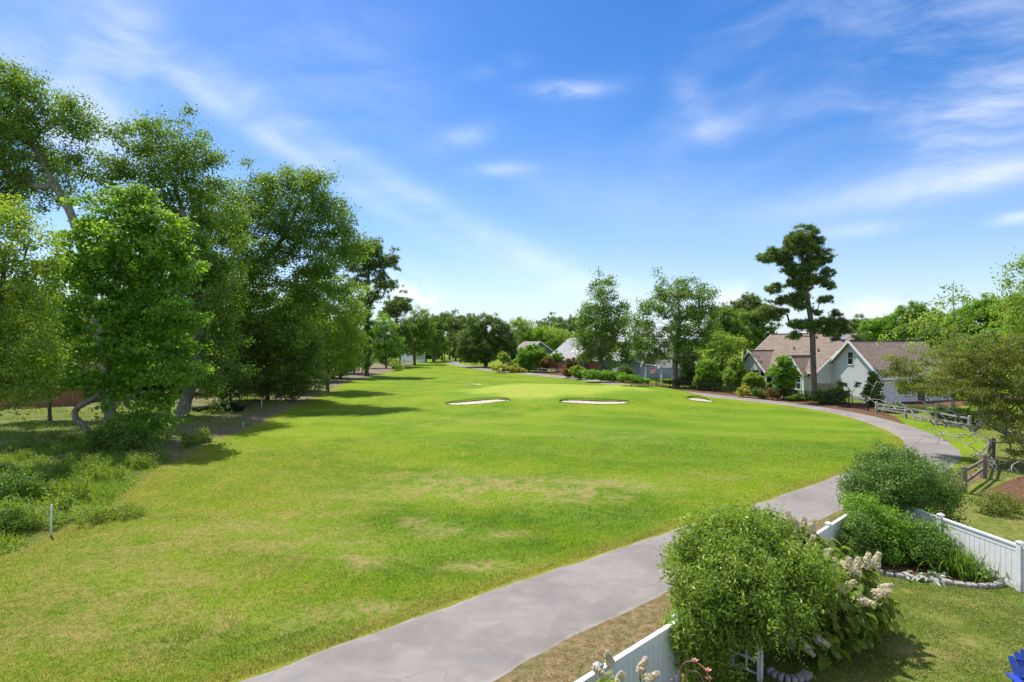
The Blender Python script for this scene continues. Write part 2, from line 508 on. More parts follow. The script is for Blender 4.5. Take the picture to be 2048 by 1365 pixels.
simple('flag_red', (0.55, 0.05, 0.05), 0.7, 0.1, 5)
simple('flag_white', (0.7, 0.68, 0.65), 0.7, 0.1, 5)
simple('pale_stone', (0.45, 0.43, 0.40), 0.85, 0.2, 6, 0.5)
simple('bunker_lip', (0.075, 0.055, 0.030), 0.9, 0.4, 9, 0.6)

bark_mat('bark_grey', (0.15, 0.13, 0.11), (0.36, 0.33, 0.285))
bark_mat('bark_brown', (0.065, 0.05, 0.04), (0.17, 0.135, 0.11))
bark_mat('bark_pine', (0.085, 0.065, 0.055), (0.20, 0.155, 0.13), 5)
bark_mat('bark_dead', (0.25, 0.235, 0.21), (0.46, 0.44, 0.41))
leaf_mat('leaf_oak', (0.022, 0.050, 0.008), (0.045, 0.092, 0.012), (0.085, 0.140, 0.022))
leaf_mat('leaf_gum', (0.030, 0.078, 0.009), (0.062, 0.140, 0.014), (0.115, 0.215, 0.028), 0.42)
leaf_mat('leaf_light', (0.045, 0.088, 0.012), (0.080, 0.145, 0.020), (0.135, 0.205, 0.035), 0.40)
leaf_mat('leaf_dark', (0.018, 0.040, 0.008), (0.036, 0.074, 0.012), (0.064, 0.110, 0.018), 0.28)
leaf_mat('leaf_olive', (0.040, 0.064, 0.010), (0.076, 0.116, 0.014), (0.130, 0.165, 0.026), 0.34)
leaf_mat('leaf_vine', (0.034, 0.072, 0.010), (0.078, 0.145, 0.016), (0.185, 0.255, 0.045), 0.34, 0.35, 0.5)
leaf_mat('leaf_shrub', (0.026, 0.068, 0.012), (0.058, 0.130, 0.018), (0.120, 0.200, 0.032), 0.34, 0.4, 0.45)
leaf_mat('leaf_hydrangea', (0.035, 0.070, 0.010), (0.075, 0.130, 0.016), (0.150, 0.205, 0.028), 0.40)
leaf_mat('leaf_yellow', (0.20, 0.22, 0.02), (0.34, 0.35, 0.04), (0.48, 0.46, 0.08), 0.35)
leaf_mat('leaf_rust', (0.085, 0.060, 0.018), (0.17, 0.115, 0.028), (0.24, 0.17, 0.045), 0.3)
leaf_mat('leaf_weed', (0.040, 0.085, 0.014), (0.080, 0.150, 0.022), (0.150, 0.215, 0.045), 0.38)
leaf_mat('leaf_silver', (0.22, 0.27, 0.22), (0.34, 0.39, 0.33), (0.46, 0.50, 0.44), 0.2)
leaf_mat('petal_cream', (0.36, 0.24, 0.12), (0.60, 0.50, 0.32), (0.80, 0.74, 0.58), 0.46, 0.6, 0.2, (0.85, 0.78, 0.58))
leaf_mat('pine_needle', (0.020, 0.042, 0.012), (0.040, 0.075, 0.018), (0.075, 0.115, 0.025), 0.22)
leaf_mat('dry_leaf', (0.14, 0.09, 0.045), (0.26, 0.19, 0.09), (0.40, 0.33, 0.20), 0.25)

# ------------------------------------------------------------------ mesh helpers
def tag(o, label=None, cat=None, group=None, kind=None):
    if label: o['label'] = label
    if cat: o['category'] = cat
    if group: o['group'] = group
    if kind: o['kind'] = kind
    return o


def thing(name, label, cat, loc, group=None, rz=0.0):
    o = bpy.data.objects.new(name, None)
    COL.objects.link(o)
    o.location = loc; o.rotation_euler = (0, 0, rz); o.empty_display_size = 0.3
    return tag(o, label, cat, group)


def np_mesh(name, verts, faces_flat, sizes, mat, attrs=None, shade_smooth=False, uv=None):
    me = bpy.data.meshes.new(name)
    nv = len(verts); nl = len(faces_flat); nf = len(sizes)
    me.vertices.add(nv); me.vertices.foreach_set('co', np.asarray(verts, np.float32).ravel())
    me.loops.add(nl); me.loops.foreach_set('vertex_index', np.asarray(faces_flat, np.int32))
    me.polygons.add(nf)
    sizes = np.asarray(sizes, np.int32)
    me.polygons.foreach_set('loop_start', np.r_[0, np.cumsum(sizes)[:-1]].astype(np.int32))
    for k, (dom, v) in (attrs or {}).items():
        a = me.attributes.new(k, 'FLOAT', dom)
        a.data.foreach_set('value', np.asarray(v, np.float32))
    if uv is not None:
        u = me.uv_layers.new(name='UVMap')
        u.data.foreach_set('uv', np.asarray(uv, np.float32).ravel())
    me.update(calc_edges=True)
    if not shade_smooth:
        a = me.attributes.get('sharp_face') or me.attributes.new('sharp_face', 'BOOLEAN', 'FACE')
        a.data.foreach_set('value', np.ones(nf, bool))
    me.materials.append(MATS[mat])
    return me


def link(name, me, parent=None, loc=None):
    o = bpy.data.objects.new(name, me)
    COL.objects.link(o)
    if parent is not None: o.parent = parent
    if loc is not None: o.location = loc
    return o


class MB:
    """collects solids and links them as one mesh object; coordinates are local to the parent"""
    def __init__(self, T=None):
        self.v = []; self.f = []; self.uv = []
        self.T = T                       # optional function local -> parent coordinates

    def add(self, verts, faces, uvs=None):
        b = len(self.v)
        for p in verts:
            self.v.append(tuple(self.T(p)) if self.T else tuple(p))
        for i, f in enumerate(faces):
            self.f.append([b + k for k in f])
            self.uv.append(uvs[i] if uvs else [(0, 0)] * len(f))
        return self

    def box(self, lo, hi):
        x0, y0, z0 = lo; x1, y1, z1 = hi
        v = [(x0, y0, z0), (x1, y0, z0), (x1, y1, z0), (x0, y1, z0), (x0, y0, z1), (x1, y0, z1), (x1, y1, z1), (x0, y1, z1)]
        return self.add(v, [(0, 3, 2, 1), (4, 5, 6, 7), (0, 1, 5, 4), (1, 2, 6, 5), (2, 3, 7, 6), (3, 0, 4, 7)])

    def bar(self, a, b, w, d, up=(0, 0, 1)):
        """rectangular bar from a to b, w across (horizontal), d along up"""
        a = Vector(a); b = Vector(b); t = (b - a).normalized(); up = Vector(up)
        s = t.cross(up)
        if s.length < 1e-4: s = t.cross(Vector((1, 0, 0)))
        s.normalize(); u = s.cross(t).normalized()
        v = []
        for p in (a, b):
            for (i, j) in ((-1, -1), (1, -1), (1, 1), (-1, 1)):
                v.append(p + s * (i * w / 2) + u * (j * d / 2))
        return self.add(v, [(3, 2, 1, 0), (4, 5, 6, 7), (0, 1, 5, 4), (1, 2, 6, 5), (2, 3, 7, 6), (3, 0, 4, 7)])

    def tube(self, pts, rad, n=8, cap=True):
        pts = [Vector(p) for p in pts]
        if not hasattr(rad, '__len__'): rad = [rad] * len(pts)
        vs = []; fs = []
        prev = None
        for i, p in enumerate(pts):
            t = (pts[min(i + 1, len(pts) - 1)] - pts[max(i - 1, 0)]).normalized()
            if prev is None:
                s = t.cross(Vector((0.31, 0.87, 0.2))).normalized()
            else:
                s = (prev - t * prev.dot(t)).normalized()
            prev = s; u = t.cross(s)
            for k in range(n):
                a = 2 * math.pi * k / n
                vs.append(p + (s * math.cos(a) + u * math.sin(a)) * rad[i])
        for i in range(len(pts) - 1):
            for k in range(n):
                k2 = (k + 1) % n
                fs.append((i * n + k, i * n + k2, (i + 1) * n + k2, (i + 1) * n + k))
        if cap:
            fs.append(tuple(range(n))[::-1]); fs.append(tuple((len(pts) - 1) * n + k for k in range(n)))
        return self.add(vs, fs)

    def slab(self, quad, th, uvscale=1.0):
        """a sheet with thickness below it; quad is 3-5 points, counter-clockwise seen from above/outside"""
        q = [Vector(p) for p in quad]
        nrm = (q[1] - q[0]).cross(q[2] - q[0]).normalized()
        e = (q[1] - q[0]).normalized(); w = nrm.cross(e)
        n = len(q)
        v = q + [p - nrm * th for p in q]
        uvt = [((p - q[0]).dot(e) * uvscale, (p - q[0]).dot(w) * uvscale) for p in q]
        fs = [tuple(range(n)), tuple(range(n, 2 * n))[::-1]]; uvs = [uvt, uvt[::-1]]
        for i in range(n):
            j = (i + 1) % n
            fs.append((i, i + n, j + n, j)); uvs.append([(0, 0), (0, th), (1, th), (1, 0)])
        return self.add(v, fs, uvs)

    def build(self, name, mat, parent=None, smooth_shade=False):
        flat = [k for f in self.f for k in f]
        uv = [c for u in self.uv for c in u]
        me = np_mesh(name, np.array(self.v, np.float32), flat, [len(f) for f in self.f], mat, None, smooth_shade, uv)
        return link(name, me, parent)


def copy_tree(o, parent=None):
    c = o.copy(); COL.objects.link(c)
    if parent is not None: c.parent = parent
    for ch in list(o.children): copy_tree(ch, c)
    return c


# ------------------------------------------------------------------ foliage
def unit(v):
    return v / np.maximum(np.linalg.norm(v, axis=-1, keepdims=True), 1e-9)


def rhomb_leaves(C, size, tint, outward=None, aspect=0.5, up=0.6, rng=RNG, droop=0.25, out_w=0.5, ang=None):
    """one folded diamond per leaf: two triangles meeting at the midrib"""
    n = len(C)
    nr = rng.normal(size=(n, 3)) * 0.75
    nr[:, 2] += up
    if outward is not None: nr += outward * out_w
    nr = unit(nr)
    a = unit(np.cross(nr, rng.normal(size=(n, 3)) + 1e-3))
    if ang is not None:
        a = unit(a * 0.5 + ang); nr = unit(nr - a * np.sum(a * nr, 1, keepdims=True))
    b = np.cross(nr, a)
    s = size[:, None]
    V = np.empty((n, 4, 3))
    V[:, 0] = C - a * s * 0.5
    V[:, 1] = C + b * s * aspect * 0.5 + nr * s * 0.06
    V[:, 2] = C + a * s * 0.5
    V[:, 2, 2] -= size * droop * 0.5
    V[:, 3] = C - b * s * aspect * 0.5 + nr * s * 0.06
    idx = np.arange(n)[:, None] * 4
    f = np.concatenate([idx + np.array([0, 1, 2]), idx + np.array([0, 2, 3])], 1).ravel()
    return V.reshape(-1, 3), f, np.full(2 * n, 3), np.repeat(tint, 2)


def lobed_leaves(C, size, tint, outline, outward=None, up=0.6, rng=RNG, droop=0.3):
    """larger leaves drawn with a real outline (list of x along, y across)"""
    n = len(C); o = np.array(outline); m = len(o)
    nr = rng.normal(size=(n, 3)) * 0.45; nr[:, 2] += up
    if outward is not None: nr += outward * 0.5
    nr = unit(nr)
    base = rng.normal(size=(n, 3)) * 0.5 + (outward if outward is not None else 0)
    a = unit(base - nr * np.sum(base * nr, 1, keepdims=True)); b = np.cross(nr, a)
    s = size[:, None, None]
    V = C[:, None, :] + (a[:, None, :] * o[None, :, 0:1] + b[:, None, :] * o[None, :, 1:2]) * s
    V[:, :, 2] -= droop * size[:, None] * (o[None, :, 0] ** 2) * 0.8
    V += nr[:, None, :] * (np.abs(o[None, :, 1:2]) * 0.25 * s)
    f = (np.arange(n)[:, None] * m + np.arange(m)).ravel()
    return V.reshape(-1, 3), f, np.full(n, m), tint


def needle_tufts(C, L, tint, per=26, width=0.035, rng=RNG):
    n = len(C)
    d = rng.normal(size=(n, per, 3)); d[:, :, 2] += 0.45
    d = unit(d)
    s = unit(np.cross(d, rng.normal(size=(n, per, 3))))
    l = L[:, None, None] * rng.uniform(0.6, 1.1, size=(n, per, 1))
    c = C[:, None, :]
    V = np.stack([c + d * l * 0.08 - s * width / 2, c + d * l * 0.08 + s * width / 2, c + d * l], 2).reshape(-1, 3)
    k = n * per
    t = np.clip(np.repeat(tint, per) + rng.normal(size=k) * 0.12, 0, 1)
    return V, np.arange(3 * k), np.full(k, 3), t


def lobe_points(lobes, spacing, rng, shell=0.55, gate=0.0, seed=0, gate_scale=0.25):
    pts = []; outs = []; nrm = []
    for li, (c, r) in enumerate(lobes):
        c = np.asarray(c, float); r = np.asarray(r, float)
        area = 4 * math.pi * ((r[0] * r[1]) ** 1.6 + (r[0] * r[2]) ** 1.6 + (r[1] * r[2]) ** 1.6) ** (1 / 1.6) / 3 ** (1 / 1.6)
        n = max(4, int(area / spacing ** 2 * 1.15))
        d = unit(rng.normal(size=(n, 3)))
        u = rng.uniform(0, 1, size=(n, 1)) ** (1 / 3.0)
        u = np.where(rng.uniform(size=(n, 1)) < shell, 0.80 + 0.22 * rng.uniform(size=(n, 1)), u * 0.9)
        # lumpy outline
        bump = np.array([mnoise.noise(Vector(q * 1.9 + np.array([seed * 3.1, li * 7.7, 1.3]))) for q in d])
        p = c + d * r * u * (1 + 0.40 * bump[:, None])
        sprig = rng.uniform(size=(n, 1)) < 0.08
        p = p + np.where(sprig, (d + np.array([0, 0, 0.5])) * spacing * rng.uniform(0.2, 0.8, size=(n, 1)), 0)
        pts.append(p); outs.append(d)
    P = np.vstack(pts); O = np.vstack(outs)
    if gate > 0:
        g = np.array([mnoise.noise(Vector(p * gate_scale + np.array([seed, 5.0, 2.0]))) for p in P])
        keep = g > (-0.5 + gate)
        if keep.sum() > 5: P, O = P[keep], O[keep]
    # thin out crowding
    order = rng.permutation(len(P)); P = P[order]; O = O[order]
    cell = spacing * 0.78; grid = {}; kp = []
    for i, p in enumerate(P):
        k = tuple((p // cell).astype(int))
        if k in grid: continue
        grid[k] = 1; kp.append(i)
    return P[kp], O[kp]


def skeleton(trunk_pts, trunk_r, clusters, seg=1.0, rng=RNG, rise=0.35, tip=0.012, expo=0.48, wob=0.12):
    """limbs that reach each leaf cluster from the nearest wood, radii from how much they carry"""
    tp = catmull(trunk_pts, seg * 0.7)
    nodes = [p for p in tp]; par = [-1] + list(range(len(tp) - 1))
    nt = len(tp)
    arr = np.zeros((nt + len(clusters) * 14 + 10, 3)); arr[:nt] = tp; cnt = nt
    start_z = tp[0][2] + (tp[-1][2] - tp[0][2]) * 0.22
    dist = np.array([np.min(np.linalg.norm(tp - c, axis=1)) for c in clusters])
    tips = np.zeros(len(arr), int)
    for i in np.argsort(dist):
        c = clusters[i]
        v = arr[:cnt] - c
        d = np.linalg.norm(v, axis=1)
        cost = d + np.maximum(0, v[:, 2]) * 1.2 + np.where(arr[:cnt, 2] < start_z, 30, 0)
        j = int(np.argmin(cost)); s = arr[j].copy()
        L = d[j]; k = max(1, min(12, int(L / seg)))
        prev = j
        for q in range(1, k + 1):
            t = q / k
            p = s + (c - s) * t
            p[2] += -rise * L * 0.35 * math.sin(math.pi * t)
            if q < k: p = p + rng.normal(size=3) * wob * seg
            if cnt >= len(arr): break
            arr[cnt] = p; par.append(prev); prev = cnt; cnt += 1
        tips[prev] += 1
    arr = arr[:cnt]; par = np.array(par)
    load = tips[:cnt].astype(float)
    for i in range(cnt - 1, 0, -1):
        load[par[i]] += load[i]
    load = np.maximum(load, 1)
    r = tip * load ** expo
    scale_t = trunk_r / (tip * load[0] ** expo)
    # the trunk tapers from its base radius; limbs blend toward the same scale
    r = r * (1 + (scale_t - 1) * np.clip(load / load[0], 0, 1) ** 0.44)
    tt = np.linspace(0, 1, nt)
    r[:nt] = np.maximum(np.minimum(r[:nt], trunk_r * (1 - 0.35 * tt)), trunk_r * 0.16)
    r[0] *= 1.35
    if nt > 2: r[1] *= 1.1
    return arr, par, r


def tubes_mesh(arr, par, r, n=6, rmin=0.0):
    idx = np.array([i for i in range(len(arr)) if par[i] >= 0 and r[i] >= rmin])
    if not len(idx): return None
    p0 = arr[par[idx]]; p1 = arr[idx]
    d = unit(p1 - p0)
    pp = par[par[idx]]
    d0 = np.where((pp >= 0)[:, None], unit(p0 - arr[np.maximum(pp, 0)] + 1e-9), d)
    d0 = unit(d0 + d)
    r0 = np.minimum(r[par[idx]], r[idx] * 1.5); r1 = r[idx]
    def ring(c, dd, rr):
        ref = np.tile(np.array([0.13, 0.97, 0.21]), (len(c), 1))
        s = unit(np.cross(dd, ref)); u = np.cross(dd, s)
        a = np.arange(n) * 2 * math.pi / n
        return c[:, None, :] + (s[:, None, :] * np.cos(a)[None, :, None] + u[:, None, :] * np.sin(a)[None, :, None]) * rr[:, None, None]
    A = ring(p0, d0, r0); B = ring(p1, d, r1)
    V = np.concatenate([A, B], 1).reshape(-1, 3)
    m = len(idx)
    k = np.arange(n); k2 = (k + 1) % n
    q = np.stack([k, k2, k2 + n, k + n], 1)
    f = (np.arange(m)[:, None, None] * 2 * n + q[None]).ravel()
    return V, f, np.full(m * n, 4)


def make_tree(name, label, cat, base, trunk, lobes, mat, bark, trunk_r, spacing, per, leaf, group=None, seed=0, gate=0.15,
              spread=None, kind='leaf', flat=0.75, shell=0.55, aspect=0.55, twig_min=0.02, up=0.6, rise=0.35, extra=None, clump=0.22, gate_scale=0.25, expo=0.48, rt=0.012, dead=None):
    """trunk: points above base (world), lobes: world ellipsoids; everything is stored relative to base"""
    rng = np.random.default_rng(100 + seed)
    base = np.asarray(base, float)
    P, O = lobe_points(lobes, spacing, rng, shell, gate, seed, gate_scale)
    above = P[:, 2] > base[2] + 0.15
    P, O = P[above], O[above]
    root = thing(name, label, cat, tuple(base), group)
    tr = np.array([base + np.array([0, 0, -0.15])] + [np.asarray(t, float) for t in trunk])
    allP = P if dead is None else np.vstack([P, dead])
    arr, par, r = skeleton(tr, trunk_r, allP, seg=max(0.35, spacing * 0.6), rng=rng, rise=rise, expo=expo, tip=rt)
    tm = tubes_mesh(arr - base, par, r, 7 if trunk_r > 0.1 else 5, 0.0)
    link('trunk', np_mesh('trunk', tm[0], tm[1], tm[2], bark, None, True), root)
    sp = spread or spacing * 0.62
    n = len(P)
    cl = np.repeat(np.arange(n), per)
    csz = rng.uniform(0.75, 1.25, n)
    off = rng.normal(size=(n * per, 3)) * np.array([sp, sp, sp * flat]) * 0.56 * csz[cl][:, None]
    C = P[cl] + off
    ctint = 0.5 + rng.normal(size=n) * clump
    tint = np.clip(ctint[cl] + rng.normal(size=n * per) * 0.2, 0, 1)
    ok = C[:, 2] > base[2] + 0.05
    C, tint, clk = C[ok], tint[ok], cl[ok]
    outv = unit(O[clk] * 0.45 + off[ok] / sp * 1.3 + np.array([0, 0, 0.15]))
    if kind == 'pine':
        V, f, s, t = needle_tufts(C - base, np.full(len(C), leaf) * rng.uniform(0.75, 1.2, len(C)), tint, per=14, width=leaf * 0.16, rng=rng)
    else:
        V, f, s, t = rhomb_leaves(C - base, leaf * rng.uniform(0.7, 1.4, len(C)), tint, outv, aspect, up, rng, 0.25, 1.0)
    link('crown', np_mesh('crown', V, f, s, mat, {'tint': ('FACE', t)}), root)
    return root


def LB(px, py, rx, ry, Y, depth=0.85):
    """an ellipsoid of crown seen at a photo position, at its own distance Y"""
    c = W(px, py, Y); k = Y / F
    return (c, (rx * k, (rx * 0.6 + ry * 0.4) * k * depth, ry * k))

# ------------------------------------------------------------------ ground zones
FA = np.array([1.38, 9.27]); FD = np.array([0.7292, 0.6843]); FN = np.array([0.6843, -0.7292])     # white fence along the path: origin, direction, yard side
CORNER = np.array([12.6, 19.80])
RD = np.array([0.118, -0.993])                                                                     # white fence back towards the house


def fpt(s, o, z=0.0):
    p = FA + FD * s + FN * o
    return np.array([p[0], p[1], z])


ROUGH_EDGE = [(-17.5, 2.0), (-16.6, 10.0), (-15.9, 15.0), (-15.5, 18.5), (-15.7, 22.8), (-16.3, 24.0), (-17.3, 27.0), (-18.6, 32.0), (-19.6, 38.0), (-20.0, 43.5), (-21.4, 52.5), (-23.0, 68.0), (-25.6, 87.0),
              (-26.4, 107.0), (-26.4, 128.0), (-28.5, 164.0), (-36, 185)]
EDGE_C = catmull(ROUGH_EDGE, 1.0)
ROUGH_POLY = np.vstack([EDGE_C[::2], [(-400, 185), (-400, 2)]])
YARD = [tuple(FA - FD * 12), tuple(CORNER), tuple(CORNER + RD * 30), (8, -20), (-20, -12)]
VERGE = np.vstack([PC[:170:3], [(34.5, 52), (34.0, 43), (29.0, 33.7), (22.4, 27.2), (19.4, 24.7), (13.0, 20.4)], [tuple(CORNER + FD * 0.2)], [tuple(FA - FD * 12)]])
NEIGH = [(13.2, 19.5), (19.4, 24.7), (22.4, 27.2), (28.2, 33.7), (34, 43), (34, 52), (120, 60), (120, -10), (17, -10), (16.2, -10)]
MULCH = [(19.5, 24.2), (22.5, 26.4), (25.0, 28.0), (30, 31), (36, 29), (33, 24), (26, 22.4), (22.4, 22.0), (20.4, 22.6)]
BED = [(9.75, 17.15), (10.2, 16.25), (10.97, 15.75), (11.8, 15.3), (12.5, 15.2), (13.1, 15.3), (13.12, 15.6), (12.6, 19.75), (12.2, 19.4)]
HOUSE_STRIP = np.vstack([PB[150:330:4], [(6, 118), (60, 118), (60, 60), (36, 56)]])
TAN = [(1.4, 25.2, 3.6, 1.3, 1.0), (4.6, 26.0, 1.6, 0.7, 0.9), (-1.2, 25.6, 2.2, 1.2, 0.75), (-2.4, 19.8, 0.9, 0.45, 0.9), (-3.3, 20.6, 0.8, 0.4, 0.7), (-0.4, 19.2, 0.8, 0.35, 0.6), (-6.0, 18.0, 2.0, 0.9, 0.6), (-8.2, 20.5, 2.6, 1.6, 0.55), (-3.6, 27.0, 2.6, 1.6, 0.6),
       (-9.5, 15.2, 2.4, 1.6, 0.5), (-12.0, 18.0, 2.4, 2.4, 0.45), (-10.0, 12.5, 3.0, 1.4, 0.5), (-0.8, 16.6, 1.0, 0.35, 0.9), (-3.4, 13.8, 1.0, 0.4, 0.85), (-4.6, 16.8, 0.9, 0.5, 0.7), (5.8, 24.6, 0.9, 0.5, 0.6), (-5.4, 13.4, 1.2, .5, .6),
       (2.8, 23.4, 1.4, 0.5, 0.9), (9.6, 27.5, 2.0, 0.8, 0.35), (-6.5, 24.0, 2.4, 1.4, 0.45), (7, 40, 4, 1.6, .25), (-4, 47, 3, 1.5, .3)]
LUSH = [(-0.5, 20.8, 3.4, 1.5, 1.0), (4.2, 21.6, 2.6, 1.1, 1.0), (-3.0, 16.6, 2.6, 1.0, 1.0), (1.0, 18.2, 1.8, 0.8, 1.0), (-8.0, 17.0, 2.0, 1.0, 0.5), (12.0, 44.0, 9.0, 7.0, 0.6), (17.0, 34.0, 7.0, 4.5, 0.55), (7.0, 34.0, 6.0, 4.0, 0.5), (0.0, 40.0, 8.0, 5.0, 0.35), (-4.6, 20.8, 1.6, .8, .7),
        (-7.0, 12.6, 2.4, 0.9, 1.0), (-4.6, 12.6, 1.4, 0.8, 0.9), (-9.0, 14.6, 1.6, 0.6, 0.8), (-12.0, 21.0, 1.6, 0.6, .6), (-8, 52, 8, 4, .3), (0, 90, 12, 6, .3), (22, 50, 6, 6, .5)]


def blobs(x, y, L):
    v = np.zeros(x.shape)
    for (a, b, sx, sy, w) in L:
        v += w * np.exp(-((x - a) / sx) ** 2 - ((y - b) / sy) ** 2)
    return np.clip(v, 0, 1)


TAN[:] = [(a, b, sx * 1.1, sy * 1.15, w * 1.35) for (a, b, sx, sy, w) in TAN]


def zones(x, y):
    A = {}
    A['tan'] = blobs(x, y, TAN)
    A['lush'] = blobs(x, y, LUSH) * (1 - 0.7 * A['tan'])
    lr = sdf(x, y, ROUGH_POLY)
    A['rough'] = np.clip(lr / 1.2, -3, 3)
    A['dirt'] = np.where(lr > -2, smooth(-1.0, 0.8, lr) * smooth(26, 34, y) * (1 - 0.62 * smooth(2.5, 6.0, lr) * (1 - smooth(58, 64, y))) * (1 - smooth(150, 175, y)), 0)
    A['lawn'] = np.clip(np.maximum(sdf(x, y, YARD), sdf(x, y, NEIGH)), -3, 3)
    vg = sdf(x, y, VERGE)
    A['verge'] = np.clip(np.where(y < 24.5, vg, np.minimum(vg, 0.2 - np.abs(y - 24) * 0.15 + 0.6)), -3, 3)
    strip = sdf(x, y, HOUSE_STRIP)
    A['mulch'] = np.clip(np.maximum.reduce([sdf(x, y, MULCH), sdf(x, y, BED), np.minimum(strip, np.minimum(2.6 - np.abs(strip - 2.2), y - 45.0))]), -3, 3)
    A['green'] = 1 - 0.5 * np.hypot((x - 5.0) / 10.6, (y - 65.2) / 6.6)
    dp = seg_dist(x, y, PA[::3])
    A['worn'] = (1 - smooth(0.1, 0.9, dp)) * np.where(y < 45, 1.0, 0.6) + 0.55 * (1 - smooth(0, 2.0, np.abs(lr))) + 0.45 * smooth(-2, -12, x) * (1 - smooth(26, 44, y)) + 0.2 * (1 - smooth(13, 19, y - 0.2 * x))
    A['worn'] = np.clip(A['worn'], 0, 1)
    return A


def build_ground():
    ys = np.r_[np.arange(3, 45, 0.28), np.arange(45, 78, 0.45), np.arange(78, 220, 2.0), np.geomspace(220, 3000, 22)]
    ys = np.r_[np.array([-60, -30, -10, -4, 0]), ys]
    xn = np.arange(-34, 36, 0.30)
    xs = np.r_[-np.geomspace(2500, 62, 18), np.arange(-60, -34, 1.3), xn, np.arange(36.4, 62, 1.3), np.geomspace(64, 2500, 18)]
    X, Y = np.meshgrid(xs, ys)
    x, y = X.ravel(), Y.ravel()
    z = h(x, y)
    nx, ny = len(xs), len(ys)
    i = np.arange(ny - 1)[:, None] * nx + np.arange(nx - 1)[None]
    q = np.stack([i, i + 1, i + 1 + nx, i + nx], -1).reshape(-1)
    A = zones(x, y)
    me = np_mesh('ground', np.c_[x, y, z], q, np.full((ny - 1) * (nx - 1), 4), 'turf', {k: ('POINT', v) for k, v in A.items()}, True)
    tag(link('ground', me), kind='structure')


build_ground()


def build_path():
    m = 15
    rng = np.random.default_rng(3)
    jl = np.convolve(rng.normal(size=NPATH + 8), np.ones(3) / 3, 'same')[:NPATH] * 0.07
    jr = np.convolve(rng.normal(size=NPATH + 8), np.ones(3) / 3, 'same')[:NPATH] * 0.07
    w = np.linalg.norm(PB - PA, axis=1)
    t = np.linspace(0, 1, m)[None]
    a = (jl / w)[:, None]; b = (jr / w)[:, None]
    tt = -a + (1 + a + b) * t
    P = PA[:, None] + (PB - PA)[:, None] * tt[..., None]
    x = P[..., 0].ravel(); y = P[..., 1].ravel()
    z = h(x, y) + 0.024 + 0.02 * (1 - (2 * np.tile(t, (NPATH, 1)).ravel() - 1) ** 2)
    z = np.where((np.tile(t, (NPATH, 1)).ravel() < 0.01) | (np.tile(t, (NPATH, 1)).ravel() > 0.99), z - 0.045, z)
    i = np.arange(NPATH - 1)[:, None] * m + np.arange(m - 1)[None]
    q = np.stack([i, i + 1, i + 1 + m, i + m], -1).reshape(-1)[::1]
    q = q.reshape(-1, 4)[:, ::-1].ravel()
    q = q.reshape(-1, 4)[:, ::-1].ravel()
    e = np.abs(2 * np.tile(t, (NPATH, 1)).ravel() - 1)
    me = np_mesh('cart_path', np.c_[x, y, z], q, np.full((NPATH - 1) * (m - 1), 4), 'worn_asphalt', {'edge': ('POINT', e)}, True)
    tag(link('cart_path', me), kind='structure')


build_path()


def build_bunkers():
    for bi, (bx, by, rx, ry, dep) in enumerate(BUNKERS):
        rng = np.random.default_rng(20 + bi)
        na, nr = 72, 9
        ang = np.linspace(0, 2 * math.pi, na, endpoint=False)
        rad = 1 + np.convolve(np.r_[rng.normal(size=na), np.zeros(2)], np.ones(3) / 3, 'valid')[:na] * 0.10 + 0.10 * np.sin(2 * ang + bi * 2) + 0.06 * np.sin(3 * ang + 1 + bi) + 0.03 * np.sin(7 * ang)
        rr = np.linspace(0.02, 1, nr)
        x = bx + rx * (rr[:, None] * rad[None] * np.cos(ang)[None]); y = by + ry * (rr[:, None] * rad[None] * np.sin(ang)[None])
        x = x.ravel(); y = y.ravel()
        z = h(x, y) + 0.035 + rng.normal(size=len(x)) * 0.006
        k = np.arange(na); k2 = (k + 1) % na
        f = np.concatenate([np.stack([i * na + k, (i + 1) * na + k, (i + 1) * na + k2, i * na + k2], 1) for i in range(nr - 1)]).ravel()
        me = np_mesh('bunker_sand', np.c_[x, y, z], f, np.full(na * (nr - 1), 4), 'bunker_sand', None, True)
        tag(link('sand_ground', me), kind='structure')
        # cut turf edge along the far side, an earth face with grass hanging over
        if bi < 3:
            b = MB(); a0, a1 = (0.04, 0.96) if bi < 2 else (0.2, 0.8)
            aa = np.linspace(a0 * math.pi, a1 * math.pi, 40); pts = []; rads = []
            for j, a in enumerate(aa):
                q = 1 + 0.10 * math.sin(2 * a + bi * 2) + 0.06 * math.sin(3 * a + 1 + bi)
                px_, py_ = bx + rx * 1.04 * q * math.cos(a), by + (ry * 1.08) * q * math.sin(a)
                hh = (0.085 if bi < 2 else 0.05) * math.sin(math.pi * j / 39) ** 0.7 + 0.02
                pts.append((px_, py_, h1(px_, py_) + hh * 0.35)); rads.append(hh * 0.75)
            b.tube(pts, rads, 8)
            tag(b.build('bunker_bank_ground', 'bunker_lip', None, True), kind='structure')
            n = 1500
            u = rng.uniform(a0 * math.pi, a1 * math.pi, n)
            q = 1 + 0.10 * np.sin(2 * u + bi * 2) + 0.06 * np.sin(3 * u + 1 + bi)
            v_ = rng.uniform(math.pi, 2 * math.pi, 110); qv = 1 + 0.10 * np.sin(2 * v_ + bi * 2) + 0.06 * np.sin(3 * v_ + 1 + bi)
            vx = bx + rx * 1.0 * qv * np.cos(v_); vy = by + ry * rng.uniform(1.0, 1.3, 110) * qv * np.sin(v_)
            LIP_GRASS.append(np.c_[vx, vy, h(vx, vy)])
            gx = bx + rx * 1.07 * q * np.cos(u); gy = by + ry * 1.2 * q * np.sin(u) + rng.uniform(-0.05, 0.3, n)
            LIP_GRASS.append(np.c_[gx, gy, h(gx, gy) + 0.16 * np.sin((u - a0 * math.pi) / (a1 - a0)) ** 0.7])


LIP_GRASS = []
build_bunkers()


